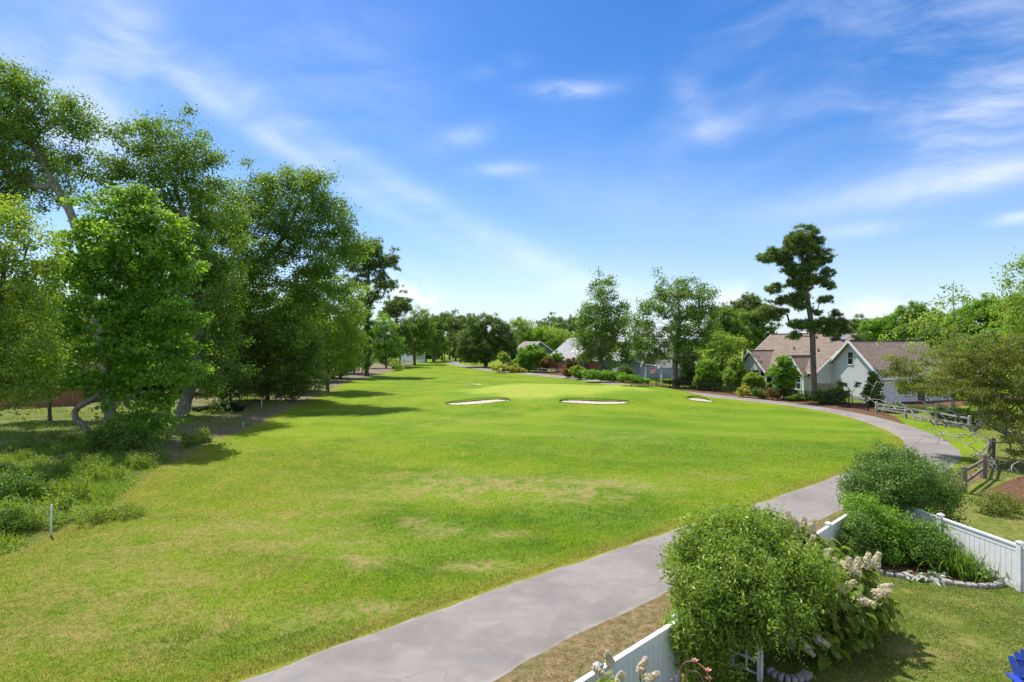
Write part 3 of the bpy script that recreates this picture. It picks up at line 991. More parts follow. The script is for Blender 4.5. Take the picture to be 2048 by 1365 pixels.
# ------------------------------------------------------------------ grass blades (real geometry where the lawn is close)
def blades(x, y, z, ht, wd, tint, rng, lean=0.5):
    n = len(x)
    a = rng.uniform(0, 2 * math.pi, n)
    d = np.c_[np.cos(a), np.sin(a), np.zeros(n)]
    l = rng.normal(size=(n, 2)) * lean
    B = np.c_[x, y, z]
    top = B + np.c_[l * ht[:, None], ht]
    V = np.stack([B - d * wd[:, None] / 2, B + d * wd[:, None] / 2, top], 1).reshape(-1, 3)
    return V, np.arange(3 * n), np.full(n, 3)


def fairway_grass():
    rng = np.random.default_rng(11)
    n = 620000
    Y = 9.6 + (1 - np.sqrt(1 - rng.uniform(0, 1, n) * 0.97)) * 36
    X = rng.uniform(-0.98, 0.80, n) * Y
    ok = inside(X, Y, np.vstack([PA[:300:2], EDGE_C[::-2]])) | ((sdf(X, Y, ROUGH_POLY) > -1) & (sdf(X, Y, ROUGH_POLY) < 0.6))
    X, Y = X[ok], Y[ok]
    n = len(X)
    Z = h(X, Y)
    edge = np.exp(-seg_dist(X, Y, PA[:200:2]) / 0.25)
    lush = blobs(X, Y, LUSH); tan = blobs(X, Y, TAN)
    cl = np.array([0.0]) + 0.5 * np.sin(X * 3.1 + 2 * np.sin(Y * 2.3)) * np.sin(Y * 3.7 + 1.7 * np.sin(X * 1.9))
    ht = (0.030 + 0.018 * rng.uniform(size=n) + 0.028 * lush * (cl > 0) + 0.07 * edge * rng.uniform(size=n) ** 2) * (1 - 0.45 * tan)
    wd = 0.006 + 0.0005 * Y * rng.uniform(0.6, 1.2, n)
    V, f, s = blades(X, Y, Z - 0.004, ht, wd, None, rng, 0.7)
    t = np.clip(0.45 + rng.normal(size=n) * 0.2 + edge * 0.25, 0, 1)
    me = np_mesh('grass', V, f, s, 'grass_blade', {'tint': ('FACE', t), 'tan': ('FACE', np.clip(tan + edge * 0.5, 0, 1)), 'lush': ('FACE', lush * (1 - tan)), 'worn': ('FACE', np.clip(0.55 * smooth(-2, -11, X) * (1 - smooth(26, 44, Y)) * (1 - lush) + 0.75 * edge, 0, 1))})
    tag(link('fairway_grass', me), kind='stuff')
    if LIP_GRASS:
        P = np.vstack(LIP_GRASS); n = len(P)
        V, f, s = blades(P[:, 0], P[:, 1], P[:, 2], rng.uniform(0.04, 0.11, n), np.full(n, 0.05), None, rng, 0.9)
        z = np.zeros(n)
        me = np_mesh('bunker_grass', V, f, s, 'grass_blade', {'tint': ('FACE', rng.uniform(0.1, 0.6, n)), 'tan': ('FACE', z), 'lush': ('FACE', z + 0.4)})
        tag(link('bunker_grass', me), kind='stuff')


fairway_grass()


def leafy_cover(name, n, test, box, size, mat, rng, hgt=0.05, gate=0.0, label=None, gscale=1.3):
    X = rng.uniform(box[0], box[1], n); Y = rng.uniform(box[2], box[3], n)
    ok = test(X, Y)
    X, Y = X[ok], Y[ok]
    if gate > -1:
        g = np.array([mnoise.noise(Vector((a * gscale, b * gscale, 3.3))) for a, b in zip(X, Y)])
        k = g + rng.normal(size=len(X)) * 0.12 > gate
        X, Y = X[k], Y[k]
    n = len(X)
    C = np.c_[X, Y, h(X, Y) + rng.uniform(0.3, 1, n) * hgt]
    V, f, s, t = rhomb_leaves(C, size * rng.uniform(0.6, 1.4, n), np.clip(rng.normal(0.5, 0.25, n), 0, 1), None, 0.6, 1.3, rng, 0.15)
    tag(link(name, np_mesh(name, V, f, s, mat, {'tint': ('FACE', t)})), kind='stuff')


_r = np.random.default_rng(31)
in_yard = lambda x, y: inside(x, y, YARD) & (np.hypot(x, y) > 8) & ~inside(x, y, BED)
in_verge = lambda x, y: inside(x, y, VERGE) & ~inside(x, y, PATH_POLY) & (seg_dist(x, y, PB[:200]) > 0.12)
leafy_cover('clover_leaves', 150000, in_yard, (-1, 14, 7, 20), 0.036, 'leaf_weed', _r, 0.035, -0.12)
leafy_cover('fallen_leaves', 60000, in_yard, (-1, 14, 7, 20), 0.040, 'dry_leaf', _r, 0.02, 0.02)
leafy_cover('verge_weeds', 60000, in_verge, (-8, 14, 4, 24), 0.038, 'leaf_weed', _r, 0.06, 0.05, gscale=0.9)
leafy_cover('verge_litter_leaves', 90000, in_verge, (-8, 24, 4, 32), 0.034, 'dry_leaf', _r, 0.02, -0.35)
leafy_cover('mulch_leaves', 26000, lambda x, y: inside(x, y, MULCH) | inside(x, y, BED), (9, 36, 14, 32), 0.06, 'dry_leaf', _r, 0.02, -0.2)


def yard_grass():
    rng = np.random.default_rng(12)
    n = 260000
    X = rng.uniform(-1, 14, n); Y = rng.uniform(7.5, 20, n)
    ok = in_yard(X, Y)
    n2 = 120000
    X2 = rng.uniform(13, 34, n2); Y2 = rng.uniform(11, 44, n2)
    ok2 = inside(X2, Y2, NEIGH) & ~inside(X2, Y2, MULCH) & ~inside(X2, Y2, PATH_POLY)
    X = np.r_[X[ok], X2[ok2]]; Y = np.r_[Y[ok], Y2[ok2]]
    g = np.sin(X * 2.2 + np.sin(Y * 1.7) * 2) * np.sin(Y * 2.6 + np.sin(X * 1.3) * 2)
    k = g + rng.normal(size=len(X)) * 0.4 > -0.35
    X, Y = X[k], Y[k]; n = len(X)
    V, f, s = blades(X, Y, h(X, Y) - 0.004, rng.uniform(0.03, 0.075, n), rng.uniform(0.006, 0.016, n), None, rng, 0.8)
    me = np_mesh('lawn_grass', V, f, s, 'grass_blade', {'tint': ('FACE', np.clip(rng.normal(0.55, 0.25, n), 0, 1)), 'tan': ('FACE', np.full(n, 0.35)), 'lush': ('FACE', np.zeros(n))})
    tag(link('yard_grass', me), kind='stuff')


yard_grass()


def rough_growth():
    """tall tangled grass and low weeds left of the fairway"""
    rng = np.random.default_rng(13)
    n = 150000
    Y = 12 + rng.uniform(0, 1, n) ** 1.2 * 62
    X = -15.2 - rng.uniform(0, 1, n) ** 1.1 * (4 + (Y - 10) * 0.75)
    ok = sdf(X, Y, ROUGH_POLY) > 0.1
    X, Y = X[ok], Y[ok]
    g = np.array([mnoise.noise(Vector((a * 0.35, b * 0.35, 9.1))) for a, b in zip(X, Y)])
    lr = sdf(X, Y, ROUGH_POLY)
    k = g + rng.normal(size=len(X)) * 0.15 > np.where((Y > 30) & (lr < 3.5), 0.22, -0.15)
    X, Y, g = X[k], Y[k], g[k]; n = len(X)
    ht = (0.10 + 0.40 * np.clip(g + 0.3, 0, 1)) * rng.uniform(0.4, 1.2, n) * (1 - 0.5 * smooth(30, 40, Y))
    V, f, s = blades(X, Y, h(X, Y) - 0.01, ht, 0.02 + 0.0007 * Y + 0 * ht, None, rng, 0.45)
    t = np.clip(0.4 + rng.normal(size=n) * 0.22 + 0.3 * smooth(33, 45, Y), 0, 1)
    me = np_mesh('rough_grass', V, f, s, 'leaf_weed', {'tint': ('FACE', t)})
    tag(link('rough_grass', me), kind='stuff')
    n = 42000
    Y = 12 + rng.uniform(0, 1, n) ** 1.4 * 40
    X = -15.2 - rng.uniform(0, 1, n) * (3 + (Y - 10) * 0.8)
    ok = sdf(X, Y, ROUGH_POLY) > 0.0
    X, Y = X[ok], Y[ok]
    g = np.array([mnoise.noise(Vector((a * 0.55, b * 0.55, 4.4))) for a, b in zip(X, Y)])
    k = g > 0.02
    X, Y, g = X[k], Y[k], g[k]; n = len(X)
    C = np.c_[X, Y, h(X, Y) + rng.uniform(0.02, 1, n) * (0.12 + 0.55 * g)]
    V, f, s, t = rhomb_leaves(C, rng.uniform(0.08, 0.18, n), np.clip(rng.normal(0.5, 0.25, n), 0, 1), None, 0.45, 0.8, rng)
    tag(link('rough_weeds', np_mesh('rough_weeds', V, f, s, 'leaf_weed', {'tint': ('FACE', t)})), kind='stuff')


rough_growth()


# ------------------------------------------------------------------ sky, sun, camera
def build_world():
    w = bpy.data.worlds.new('World'); scene.world = w
    w.use_nodes = True
    nt = w.node_tree; nt.nodes.clear()
    n = N.__new__(N); n.nt = nt
    sky = n.n('ShaderNodeTexSky', sky_type='NISHITA')
    sky.sun_disc = False; sky.sun_elevation = SUN_EL; sky.sun_rotation = SUN_AZ
    sky.altitude = 0; sky.air_density = 1.0; sky.dust_density = 0.6; sky.ozone_density = 2.2
    hs = n.n('ShaderNodeHueSaturation'); hs.inputs['Saturation'].default_value = 1.44; hs.inputs['Hue'].default_value = 0.509; hs.inputs['Value'].default_value = 1.14
    n.l(sky.outputs[0], hs.inputs['Color'])
    co = n.n('ShaderNodeTexCoord').outputs['Generated']
    sp = n.n('ShaderNodeSeparateXYZ'); n.l(co, sp.inputs[0])
    az = n.math('ARCTAN2', sp.outputs[0], sp.outputs[1])
    el = n.math('ARCSINE', sp.outputs[2])
    uv = n.n('ShaderNodeCombineXYZ'); n.l(az, uv.inputs[0]); n.l(el, uv.inputs[1])
    # streaky high cloud: noise stretched along the wind, warped
    warp = n.n('ShaderNodeTexNoise'); warp.inputs['Scale'].default_value = 2.6; warp.inputs['Detail'].default_value = 3; n.l(uv.outputs[0], warp.inputs['Vector'])
    wv = n.n('ShaderNodeVectorMath', operation='MULTIPLY_ADD'); n.l(warp.outputs['Color'], wv.inputs[0]); wv.inputs[1].default_value = (0.30, 0.22, 0); n.l(uv.outputs[0], wv.inputs[2])
    def streak(rot, sc, seed, lo, hi, det=8, rough=0.62):
        v = n.mapping(wv.outputs[0], sc, (0, 0, rot), (seed, seed * 0.7, 0))
        return n.step(n.noise(1.0, det, rough, v, 0.3), lo, hi)
    s1 = n.math('MULTIPLY', streak(0.30, (3.0, 13.0, 1), 1.3, 0.30, 0.74), streak(0.0, (3.2, 4.5, 1), 5.2, 0.25, 0.66, 4))
    s2 = n.math('MULTIPLY', streak(-0.45, (3.0, 12.0, 1), 4.1, 0.28, 0.74), streak(0.2, (3.0, 4.0, 1), 2.2, 0.25, 0.66, 4))
    soft = n.math('MULTIPLY', streak(0.1, (5.0, 13.0, 1), 8.7, 0.24, 0.70), 1.0)
    total = None
    def add(px, py, rx, ry, rot, amp, tex):
        nonlocal total
        a0 = math.atan((px - CX) / F); e0 = math.atan((CY - py) / math.hypot(F, px - CX))
        k = 1 / F * math.cos(a0)
        ca, sa = math.cos(rot), math.sin(rot)
        dx = n.math('SUBTRACT', az, a0); dy = n.math('SUBTRACT', el, e0)
        u = n.math('ADD', n.math('MULTIPLY', dx, ca / (rx * k)), n.math('MULTIPLY', dy, sa / (rx * k)))
        v = n.math('ADD', n.math('MULTIPLY', dx, -sa / (ry * k)), n.math('MULTIPLY', dy, ca / (ry * k)))
        r2 = n.math('ADD', n.math('MULTIPLY', u, u), n.math('MULTIPLY', v, v))
        g = n.math('MULTIPLY', n.math('EXPONENT', n.math('MULTIPLY', r2, -1.0)), amp)
        g = n.math('MULTIPLY', g, tex)
        total = g if total is None else n.math('ADD', total, g)
    for c in [(120, 225, 190, 75, -0.45, 1.1, soft), (235, 105, 70, 130, -0.2, 0.95, s2), (150, 50, 180, 70, 0.0, 0.5, s2), (330, 150, 150, 60, -0.5, 0.5, s2),
              (560, 290, 330, 24, -0.47, 0.60, soft), (900, 430, 380, 26, -0.45, 0.70, soft), (1150, 560, 170, 40, -0.2, 0.5, soft), (480, 200, 260, 50, -0.25, 0.45, s2),
              (1130, 180, 75, 14, 0.0, 0.95, soft), (930, 275, 75, 20, 0.25, 0.55, soft), (1000, 340, 60, 13, 0.05, 0.5, soft), (1010, 130, 70, 16, 0.2, 0.4, s1),
              (1450, 250, 150, 22, 0.14, 0.42, soft), (1390, 205, 30, 50, 0.5, 0.5, soft), (1680, 200, 280, 70, 0.30, 0.8, s1), (1900, 290, 300, 90, 0.25, 0.85, s1), (1850, 375, 240, 30, 0.06, 0.6, soft),
              (1980, 120, 180, 130, 0.3, 0.9, s1), (1560, 130, 420, 110, 0.3, 0.5, s1), (1730, 460, 75, 14, 0.0, 0.5, soft), (2030, 438, 40, 12, 0.1, 0.9, soft), (1980, 350, 120, 20, .1, .5, soft),
              (700, 130, 300, 90, -0.2, 0.35, s2), (300, 330, 260, 80, -0.3, 0.35, s2), (1300, 420, 300, 60, -.2, .2, soft)]:
        add(*c)
    # low cumulus near the horizon
    v = n.mapping(uv.outputs[0], (14, 20, 1), (0, 0, 0), (2, 1, 0))
    puff = n.step(n.noise(1.0, 5, 0.55, v), 0.40, 0.52)
    for c in [(805, 590, 42, 34, 0.0, 1.3, puff), (850, 612, 40, 20, 0, .8, puff), (1480, 610, 80, 34, 0.2, 1.3, puff), (1740, 625, 50, 28, 0.0, 1.2, puff)]:
        add(*c)
    total = n.math('MULTIPLY', total, 0.52)
    # unseen bright cloud added overhead and behind the camera to lift the fill light
    fill_veil = n.math('MULTIPLY', n.math('MAXIMUM', n.step(el, 0.62, 1.0), n.math('MULTIPLY', n.step(sp.outputs[1], 0.05, -0.35), n.step(el, 0.05, 0.4))), n.step(n.noise(2.2, 5, 0.6, co), 0.30, 0.62))
    total = n.math('ADD', total, n.math('MULTIPLY', fill_veil, 0.62))
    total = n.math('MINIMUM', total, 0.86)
    # humid air lightens the last degrees above the horizon
    hz = n.math('POWER', n.math('SUBTRACT', 1.0, n.math('MINIMUM', n.math('MULTIPLY', n.math('MAXIMUM', el, 0.0), 1.75), 1.0)), 2.6)
    SKY_GAIN = 1.0
    c = n.mix(n.math('MULTIPLY', hz, 0.55), hs.outputs['Color'], (5.0, 6.0, 8.9))
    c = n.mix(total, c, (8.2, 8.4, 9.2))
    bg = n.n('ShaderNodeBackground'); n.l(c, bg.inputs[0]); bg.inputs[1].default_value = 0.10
    o = n.n('ShaderNodeOutputWorld'); n.l(bg.outputs[0], o.inputs[0])


build_world()
sl = bpy.data.lights.new('sun', 'SUN'); sl.energy = 4.6; sl.angle = math.radians(0.53); sl.color = (1.0, 0.955, 0.88)
so = bpy.data.objects.new('sun', sl); COL.objects.link(so)
so.rotation_euler = (-SUN_DIR).to_track_quat('-Z', 'Y').to_euler()
cd = bpy.data.cameras.new('camera'); cd.sensor_width = 36.0; cd.lens = F / 2048 * 36.0; cd.clip_start = 0.1; cd.clip_end = 6000
co_ = bpy.data.objects.new('camera', cd); COL.objects.link(co_)
co_.location = (0, 0, H); co_.rotation_euler = (math.radians(90), 0, 0)
scene.camera = co_
vs = scene.view_settings
scene.display_settings.display_device = 'sRGB'
vs.view_transform = 'Standard'; vs.look = 'None'; vs.gamma = 1.0; vs.use_curve_mapping = False; vs.exposure = 0.58
cy = scene.cycles
cy.max_bounces = 6; cy.diffuse_bounces = 3; cy.glossy_bounces = 2; cy.transmission_bounces = 4; cy.transparent_max_bounces = 4
cy.use_denoising = True
try:
    cy.denoiser = 'OPENIMAGEDENOISE'
    cy.denoising_input_passes = 'RGB_ALBEDO_NORMAL'
    cy.denoising_prefilter = 'ACCURATE'
except Exception:
    pass
cy.sample_clamp_indirect = 4.0

# ------------------------------------------------------------------ trees
def lobes_of(Y, rows, depth=0.85, dY=0.0):
    out = []
    for r in rows:
        px, py, rx, ry = r[:4]
        yy = Y + (r[4] if len(r) > 4 else 0.0)
        out.append(LB(px, py, rx, ry, yy, depth))
    return out


def wpts(Y, pts):
    return [W(p[0], p[1], Y + (p[2] if len(p) > 2 else 0)) for p in pts]


def T(name, label, cat, base_px, Y, trunk, rows, mat, bark, tr, sp, per, leaf, **k):
    b = ground_at(base_px, Y)
    return make_tree(name, label, cat, b, wpts(Y, trunk), lobes_of(Y, rows, k.pop('depth', 0.85)), mat, bark, tr, sp, per, leaf, **k)


# --- the row left of the fairway
T('oak_tree', 'tallest oak at the edge of the wood, pale forked limbs showing against the sky', 'tree', 222, 46, [(215, 760), (190, 620), (150, 450), (110, 370), (60, 280)],
  [(50, 210, 90, 55), (-70, 240, 120, 90), (110, 270, 80, 60), (0, 320, 120, 70), (150, 340, 50, 60), (-90, 380, 110, 80), (70, 390, 90, 40, 1), (15, 165, 40, 35), (150, 240, 35, 30), (-170, 300, 100, 110)],
  'leaf_oak', 'bark_grey', 0.42, 1.25, 135, 0.22, seed=1, gate=0.30, shell=0.5, depth=0.9)
T('ash_tree', 'yellow-green broadleaf tree filling the gap beside the sweetgum, its trunk hidden', 'tree', -30, 29.5, [(-20, 760), (0, 620), (10, 520)],
  [(35, 500, 75, 70), (-50, 480, 90, 90), (50, 610, 65, 60), (-20, 600, 110, 80), (50, 700, 60, 50), (-50, 700, 100, 70), (30, 770, 55, 35), (5, 430, 60, 40), (70, 735, 65, 36, 1), (10, 735, 80, 36), (95, 700, 40, 30, 2), (-40, 790, 80, 30)],
  'leaf_light', 'bark_brown', 0.24, 0.9, 110, 0.16, seed=2, gate=0.18)
T('sweetgum_tree', 'bright green sweetgum with an S-bent trunk leaning out of the weeds', 'tree', 190, 37, [(183, 870), (160, 845), (149, 830), (156, 815), (178, 803), (205, 780), (225, 700), (235, 600), (240, 480)],
  [(225, 420, 75, 36), (300, 455, 75, 38), (165, 455, 50, 34), (240, 510, 130, 44), (345, 530, 50, 26), (140, 540, 55, 40), (255, 575, 100, 36), (335, 625, 75, 34, -1), (375, 640, 30, 20, -1), (210, 630, 110, 46), (295, 690, 95, 34), (140, 690, 95, 40), (345, 745, 50, 26, -1), (215, 745, 105, 36), (70, 685, 45, 36), (110, 765, 60, 26), (325, 800, 45, 24, -1), (285, 845, 45, 24), (265, 390, 36, 20), (190, 800, 60, 20)],
  'leaf_gum', 'bark_grey', 0.20, 0.92, 86, 0.225, seed=3, gate=0.25, aspect=0.72, clump=0.30, flat=0.5)
T('oak_tree', 'dark spreading oak with a leaning grey trunk just beyond the sweetgum', 'tree', 362, 50, [(372, 800), (395, 720), (400, 620), (380, 480), (340, 340)],
  [(260, 300, 65, 50), (330, 285, 70, 45), (385, 320, 50, 40), (230, 370, 60, 60), (310, 370, 90, 65), (400, 400, 50, 50), (425, 318, 22, 14), (350, 460, 90, 70), (430, 470, 60, 70), (440, 580, 60, 70), (380, 650, 80, 60), (430, 730, 60, 60), (260, 560, 60, 90, 3), (380, 560, 60, 60)],
  'leaf_oak', 'bark_grey', 0.52, 1.35, 140, 0.24, seed=4, gate=0.24)
T('oak_tree', 'broad-crowned oak with pale limbs slanting up through its leaves towards the fairway', 'tree', 452, 61, [(450, 760), (446, 680), (470, 600), (520, 535), (570, 470), (600, 400)],
  [(460, 420, 75, 48), (545, 385, 60, 45), (628, 375, 52, 38), (590, 420, 80, 55), (660, 440, 55, 48), (510, 470, 110, 65), (690, 492, 42, 38), (620, 510, 85, 55), (450, 520, 70, 70), (540, 570, 110, 60), (640, 580, 60, 45), (480, 640, 90, 60), (570, 660, 80, 55)],
  'leaf_oak', 'bark_grey', 0.50, 1.5, 150, 0.26, seed=5, gate=0.22)
T('maple_tree', 'low leafy tree with sunlit top hanging over the shaded edge of the fairway', 'tree', 655, 74, [(655, 730), (650, 680), (655, 610)],
  [(640, 595, 55, 42), (690, 580, 38, 34), (655, 655, 60, 50), (705, 640, 30, 45), (610, 690, 60, 50), (660, 715, 48, 38), (700, 700, 25, 30), (600, 630, 50, 40)],
  'leaf_light', 'bark_brown', 0.22, 1.35, 110, 0.25, seed=6, gate=0.12)
T('holly_tree', 'dense dark evergreen understorey tree below the broad-crowned oak', 'tree', 535, 62, [(535, 770), (535, 720), (530, 680)],
  [(500, 690, 80, 50), (560, 700, 70, 45), (540, 755, 75, 38), (610, 750, 45, 34), (470, 750, 50, 40), (600, 700, 45, 40), (575, 780, 45, 18)],
  'leaf_dark', 'bark_brown', 0.16, 1.15, 105, 0.22, seed=7, gate=0.08)
T('holly_tree', 'dark bushy evergreen tucked between the leaning oak and the dumped black pipe', 'tree', 445, 57, [(445, 780), (445, 740), (440, 690)],
  [(440, 700, 45, 40), (430, 755, 45, 32), (470, 775, 40, 22), (400, 700, 40, 50)],
  'leaf_dark', 'bark_brown', 0.13, 1.0, 105, 0.21, seed=8, gate=0.08)
T('holly_tree', 'dark leafy holly behind the S-bent sweetgum trunk, screening the brown board fence', 'tree', 100, 47, [(98, 780), (95, 730), (95, 690)],
  [(90, 690, 60, 42), (55, 735, 55, 34), (150, 715, 55, 45), (110, 765, 50, 24), (20, 690, 50, 40), (190, 770, 40, 26)],
  'leaf_oak', 'bark_brown', 0.14, 1.0, 100, 0.21, seed=9, gate=0.12)
# ivy-clad pine standing out in front of the far end of the row
def pine(label, base_px, Y, trunk, rows, tr, sp, per, leaf, seed, group=None, gate=0.05, fat=1.0, **k):
    rows = [(r[0], r[1], r[2] * (1 + 0.1 * (fat - 1)), r[3] * fat) for r in rows]
    return T('pine_tree', label, 'tree', base_px, Y, trunk, rows, 'pine_needle', 'bark_pine', tr, sp, per, leaf, kind='pine', seed=seed, gate=gate, group=group, flat=0.45, shell=0.35, rise=0.15, depth=1.0, **k)


pine('tall flat-topped pine with an ivy-covered trunk at the end of the left row', 733, 108, [(734, 700), (735, 640), (736, 570), (738, 520), (735, 490)],
     [(737, 500, 34, 15), (768, 518, 24, 11), (708, 512, 24, 14), (752, 530, 30, 11), (722, 540, 26, 11), (785, 530, 14, 7), (755, 555, 24, 7), (770, 572, 22, 6), (715, 568, 24, 8), (750, 592, 20, 6), (728, 600, 22, 7)], 0.42, 1.35, 8, 0.8, 41, fat=1.3)
T('ivy_vine', 'dark ivy wrapped round the trunk of the flat-topped pine', 'ivy', 733.5, 107.3, [(734, 720), (735, 680), (736, 630)],
  [(733, 725, 8, 14), (735, 700, 8, 16), (735, 670, 9, 18), (736, 640, 9, 18), (737, 610, 8, 14)], 'leaf_dark', 'bark_brown', 0.03, 0.7, 60, 0.3, seed=42, gate=0.0)
pine('small umbrella-shaped pine poking up behind the round trees past the ivy pine', 792, 145, [(793, 690), (794, 640), (796, 612)], [(797, 605, 24, 8), (788, 618, 24, 6), (805, 617, 14, 5), (778, 630, 20, 6)], 0.3, 1.3, 8, 0.9, 43, fat=1.25)

# --- round trees along the far left edge
def far_tree(label, base_px, base_py, rows, mat, seed, leaf=None, name='broadleaf_tree', group=None, bark='bark_brown', tr=0.2, per=70, Y=None, gate=0.06, cat='tree', k=1.0, trunk=None):
    Y = Y or F * H / (base_py - CY)
    top = min(r[1] - r[3] for r in rows)
    s = Y / F
    sp = max(0.9, 9.0 * s) * k
    cxm = sum(r[0] for r in rows) / len(rows); cym = sum(r[1] for r in rows) / len(rows)
    trunk = trunk or [(base_px, base_py - (base_py - cym) * 0.4), ((base_px + cxm) / 2, cym), (cxm, (cym + top) / 2)]
    return T(name, label, cat, base_px, Y, trunk, rows, mat, bark, tr, sp, per, leaf or max(0.25, 2.5 * s), seed=seed, gate=gate, group=group, spread=sp * 0.62)


far_tree('rounded tree directly behind the ivy pine, its lower leaves touching the grass', 708, 747, [(705, 640, 26, 34), (690, 690, 30, 38), (715, 705, 26, 26)], 'leaf_dark', 51)
far_tree('bushy bright-topped tree next in line after the ivy pine', 772, 737, [(768, 655, 24, 22), (752, 680, 24, 28), (782, 690, 24, 26), (765, 710, 32, 20)], 'leaf_gum', 52)
far_tree('tall rounded tree with a bare dark trunk at the turn of the fairway', 829, 730, [(838, 640, 20, 24), (822, 660, 24, 26), (848, 668, 22, 30), (830, 692, 30, 18), (812, 690, 20, 20)], 'leaf_oak', 53, tr=.35)
far_tree('dark tree in front of the white archway', 800, 733, [(802, 660, 22, 28), (795, 692, 22, 20), (812, 680, 16, 22)], 'leaf_dark', 54, tr=.3)
far_tree('shadowy tree beside the tall rounded one, thin trunks below', 852, 725, [(858, 655, 20, 24), (866, 685, 18, 24), (848, 690, 16, 18)], 'leaf_oak', 55)
far_tree('slim tree in the shade before the far pines', 870, 723, [(872, 680, 14, 26), (876, 700, 14, 12)], 'leaf_dark', 56)
far_tree('small light green tree against the dark pine trunks', 889, 722, [(889, 694, 13, 11)], 'leaf_light', 57)
far_tree('low leafy sapling at the grass edge before the white archway', 792, 742, [(792, 728, 9, 11), (798, 736, 9, 5)], 'leaf_light', 58, leaf=0.3, tr=.05, per=50, name='sapling')
for i, (px, py, top, cw) in enumerate([(866, 722, 632, 20), (884, 721, 628, 24), (899, 721, 626, 22), (911, 722, 631, 24), (925, 721, 636, 24), (938, 721, 629, 20), (951, 721, 640, 22), (873, 721, 642, 20)]):
    Y = 178 + (i * 37 % 5) * 6
    far = [(px, top + 10, cw * 0.7, 9), (px - cw * 0.4, top + 20, cw * 0.55, 7), (px + cw * 0.4, top + 22, cw * 0.55, 7), (px, top + 32, cw * 0.6, 7)]
    pine('tall bare-trunked pine in the far grove closing the end of the fairway', px, Y, [(px + 1, 690), (px - 1, 660), (px, top + 12)], far, 0.34, 1.7, 6, 1.15, 60 + i, group='pines closing the far end of the fairway')
for i, (px, r, ht, Y) in enumerate([(850, 26, 26, 215), (905, 30, 22, 222), (965, 30, 24, 225), (1040, 34, 28, 220), (1110, 36, 30, 215), (1180, 40, 34, 200), (820, 30, 30, 210)]):
    far_tree('hazy low tree in the deep background beyond the far grove', px, 716, [(px, 690, r, ht), (px + r * .6, 702, r * .7, ht * .6)], 'leaf_oak', 70 + i, Y=Y, group='low trees beyond the far grove', leaf=.7)
# --- the big dark oak and what stands behind the far right of the fairway
far_tree('massive dark round oak shading the cart path at the far bend', 972, 735, [(965, 655, 30, 28), (945, 680, 28, 30), (990, 665, 32, 28), (1012, 680, 26, 30), (975, 695, 50, 26), (935, 705, 18, 20), (1010, 708, 28, 18), (960, 712, 36, 14)], 'leaf_dark', 80, tr=0.5, per=85, gate=0.02, name='oak_tree')
far_tree('light green round-headed tree rising behind the dark oak', 1050, 728, [(1040, 655, 18, 20), (1058, 668, 22, 26), (1045, 690, 22, 22)], 'leaf_light', 81, Y=168)
far_tree('mid green tree above the mauve roof', 1090, 728, [(1090, 670, 24, 18), (1075, 685, 22, 20), (1105, 690, 20, 20)], 'leaf_gum', 82, Y=165)
far_tree('sunlit yellow-green tree left of the pale chimney', 1118, 728, [(1115, 672, 24, 14), (1128, 682, 20, 16), (1105, 685, 16, 14)], 'leaf_light', 83, Y=160)
for i, (px, top, cw) in enumerate([(1088, 643, 18), (1103, 634, 20), (1122, 635, 20), (1140, 640, 18), (1150, 632, 20), (1078, 652, 14)]):
    Y = 190 + (i % 3) * 8
    pine('thin-crowned pine standing behind the houses near the pale chimney', px, Y, [(px, 690), (px + 1, 660), (px, top + 8)], [(px, top + 8, cw * .6, 7), (px - cw * .35, top + 17, cw * .5, 6), (px + cw * .4, top + 19, cw * .5, 6), (px, top + 30, cw * .5, 6)], 0.3, 1.7, 6, 1.1, 90 + i, group='pines behind the houses')
# --- the two big trees in front of the middle houses
T('sycamore_tree', 'upright pyramid-shaped tree growing behind the rail fence before the grey houses', 'tree', 1201, 104, [(1202, 720), (1204, 660), (1205, 600)],
  [(1205, 575, 24, 22), (1200, 610, 34, 26), (1232, 610, 26, 24), (1180, 632, 26, 24), (1218, 645, 42, 30), (1172, 660, 22, 26), (1195, 680, 42, 26), (1240, 672, 32, 32), (1185, 705, 32, 18), (1225, 710, 34, 20), (1255, 700, 20, 24), (1165, 700, 16, 18), (1212, 560, 12, 10)],
  'leaf_oak', 'bark_grey', 0.45, 1.45, 95, 0.32, seed=100, gate=0.12)
T('oak_tree', 'big spreading tree with bare upper branches hanging over the porch with the flag', 'tree', 1352, 83, [(1350, 740), (1352, 700), (1360, 650), (1355, 590)],
  [(1345, 572, 28, 20), (1330, 590, 26, 14), (1385, 580, 24, 18), (1412, 588, 18, 18), (1355, 615, 55, 32), (1300, 622, 30, 24), (1400, 625, 28, 30), (1320, 660, 55, 34), (1385, 665, 48, 40), (1285, 665, 24, 30), (1420, 660, 16, 24), (1310, 700, 42, 26), (1390, 715, 40, 28), (1355, 700, 40, 28), (1282, 705, 18, 18)],
  'leaf_oak', 'bark_grey', 0.45, 1.3, 95, 0.27, seed=101, gate=0.16)
T('maple_tree', 'yellowish loose tree leaning between the flag porch and the white gabled house', 'tree', 1440, 78, [(1442, 745), (1445, 700)],
  [(1440, 690, 26, 26), (1460, 710, 24, 22), (1432, 720, 26, 22), (1452, 742, 26, 20), (1470, 690, 18, 18)], 'leaf_light', 'bark_grey', 0.16, 1.2, 75, 0.27, seed=102, gate=0.15)
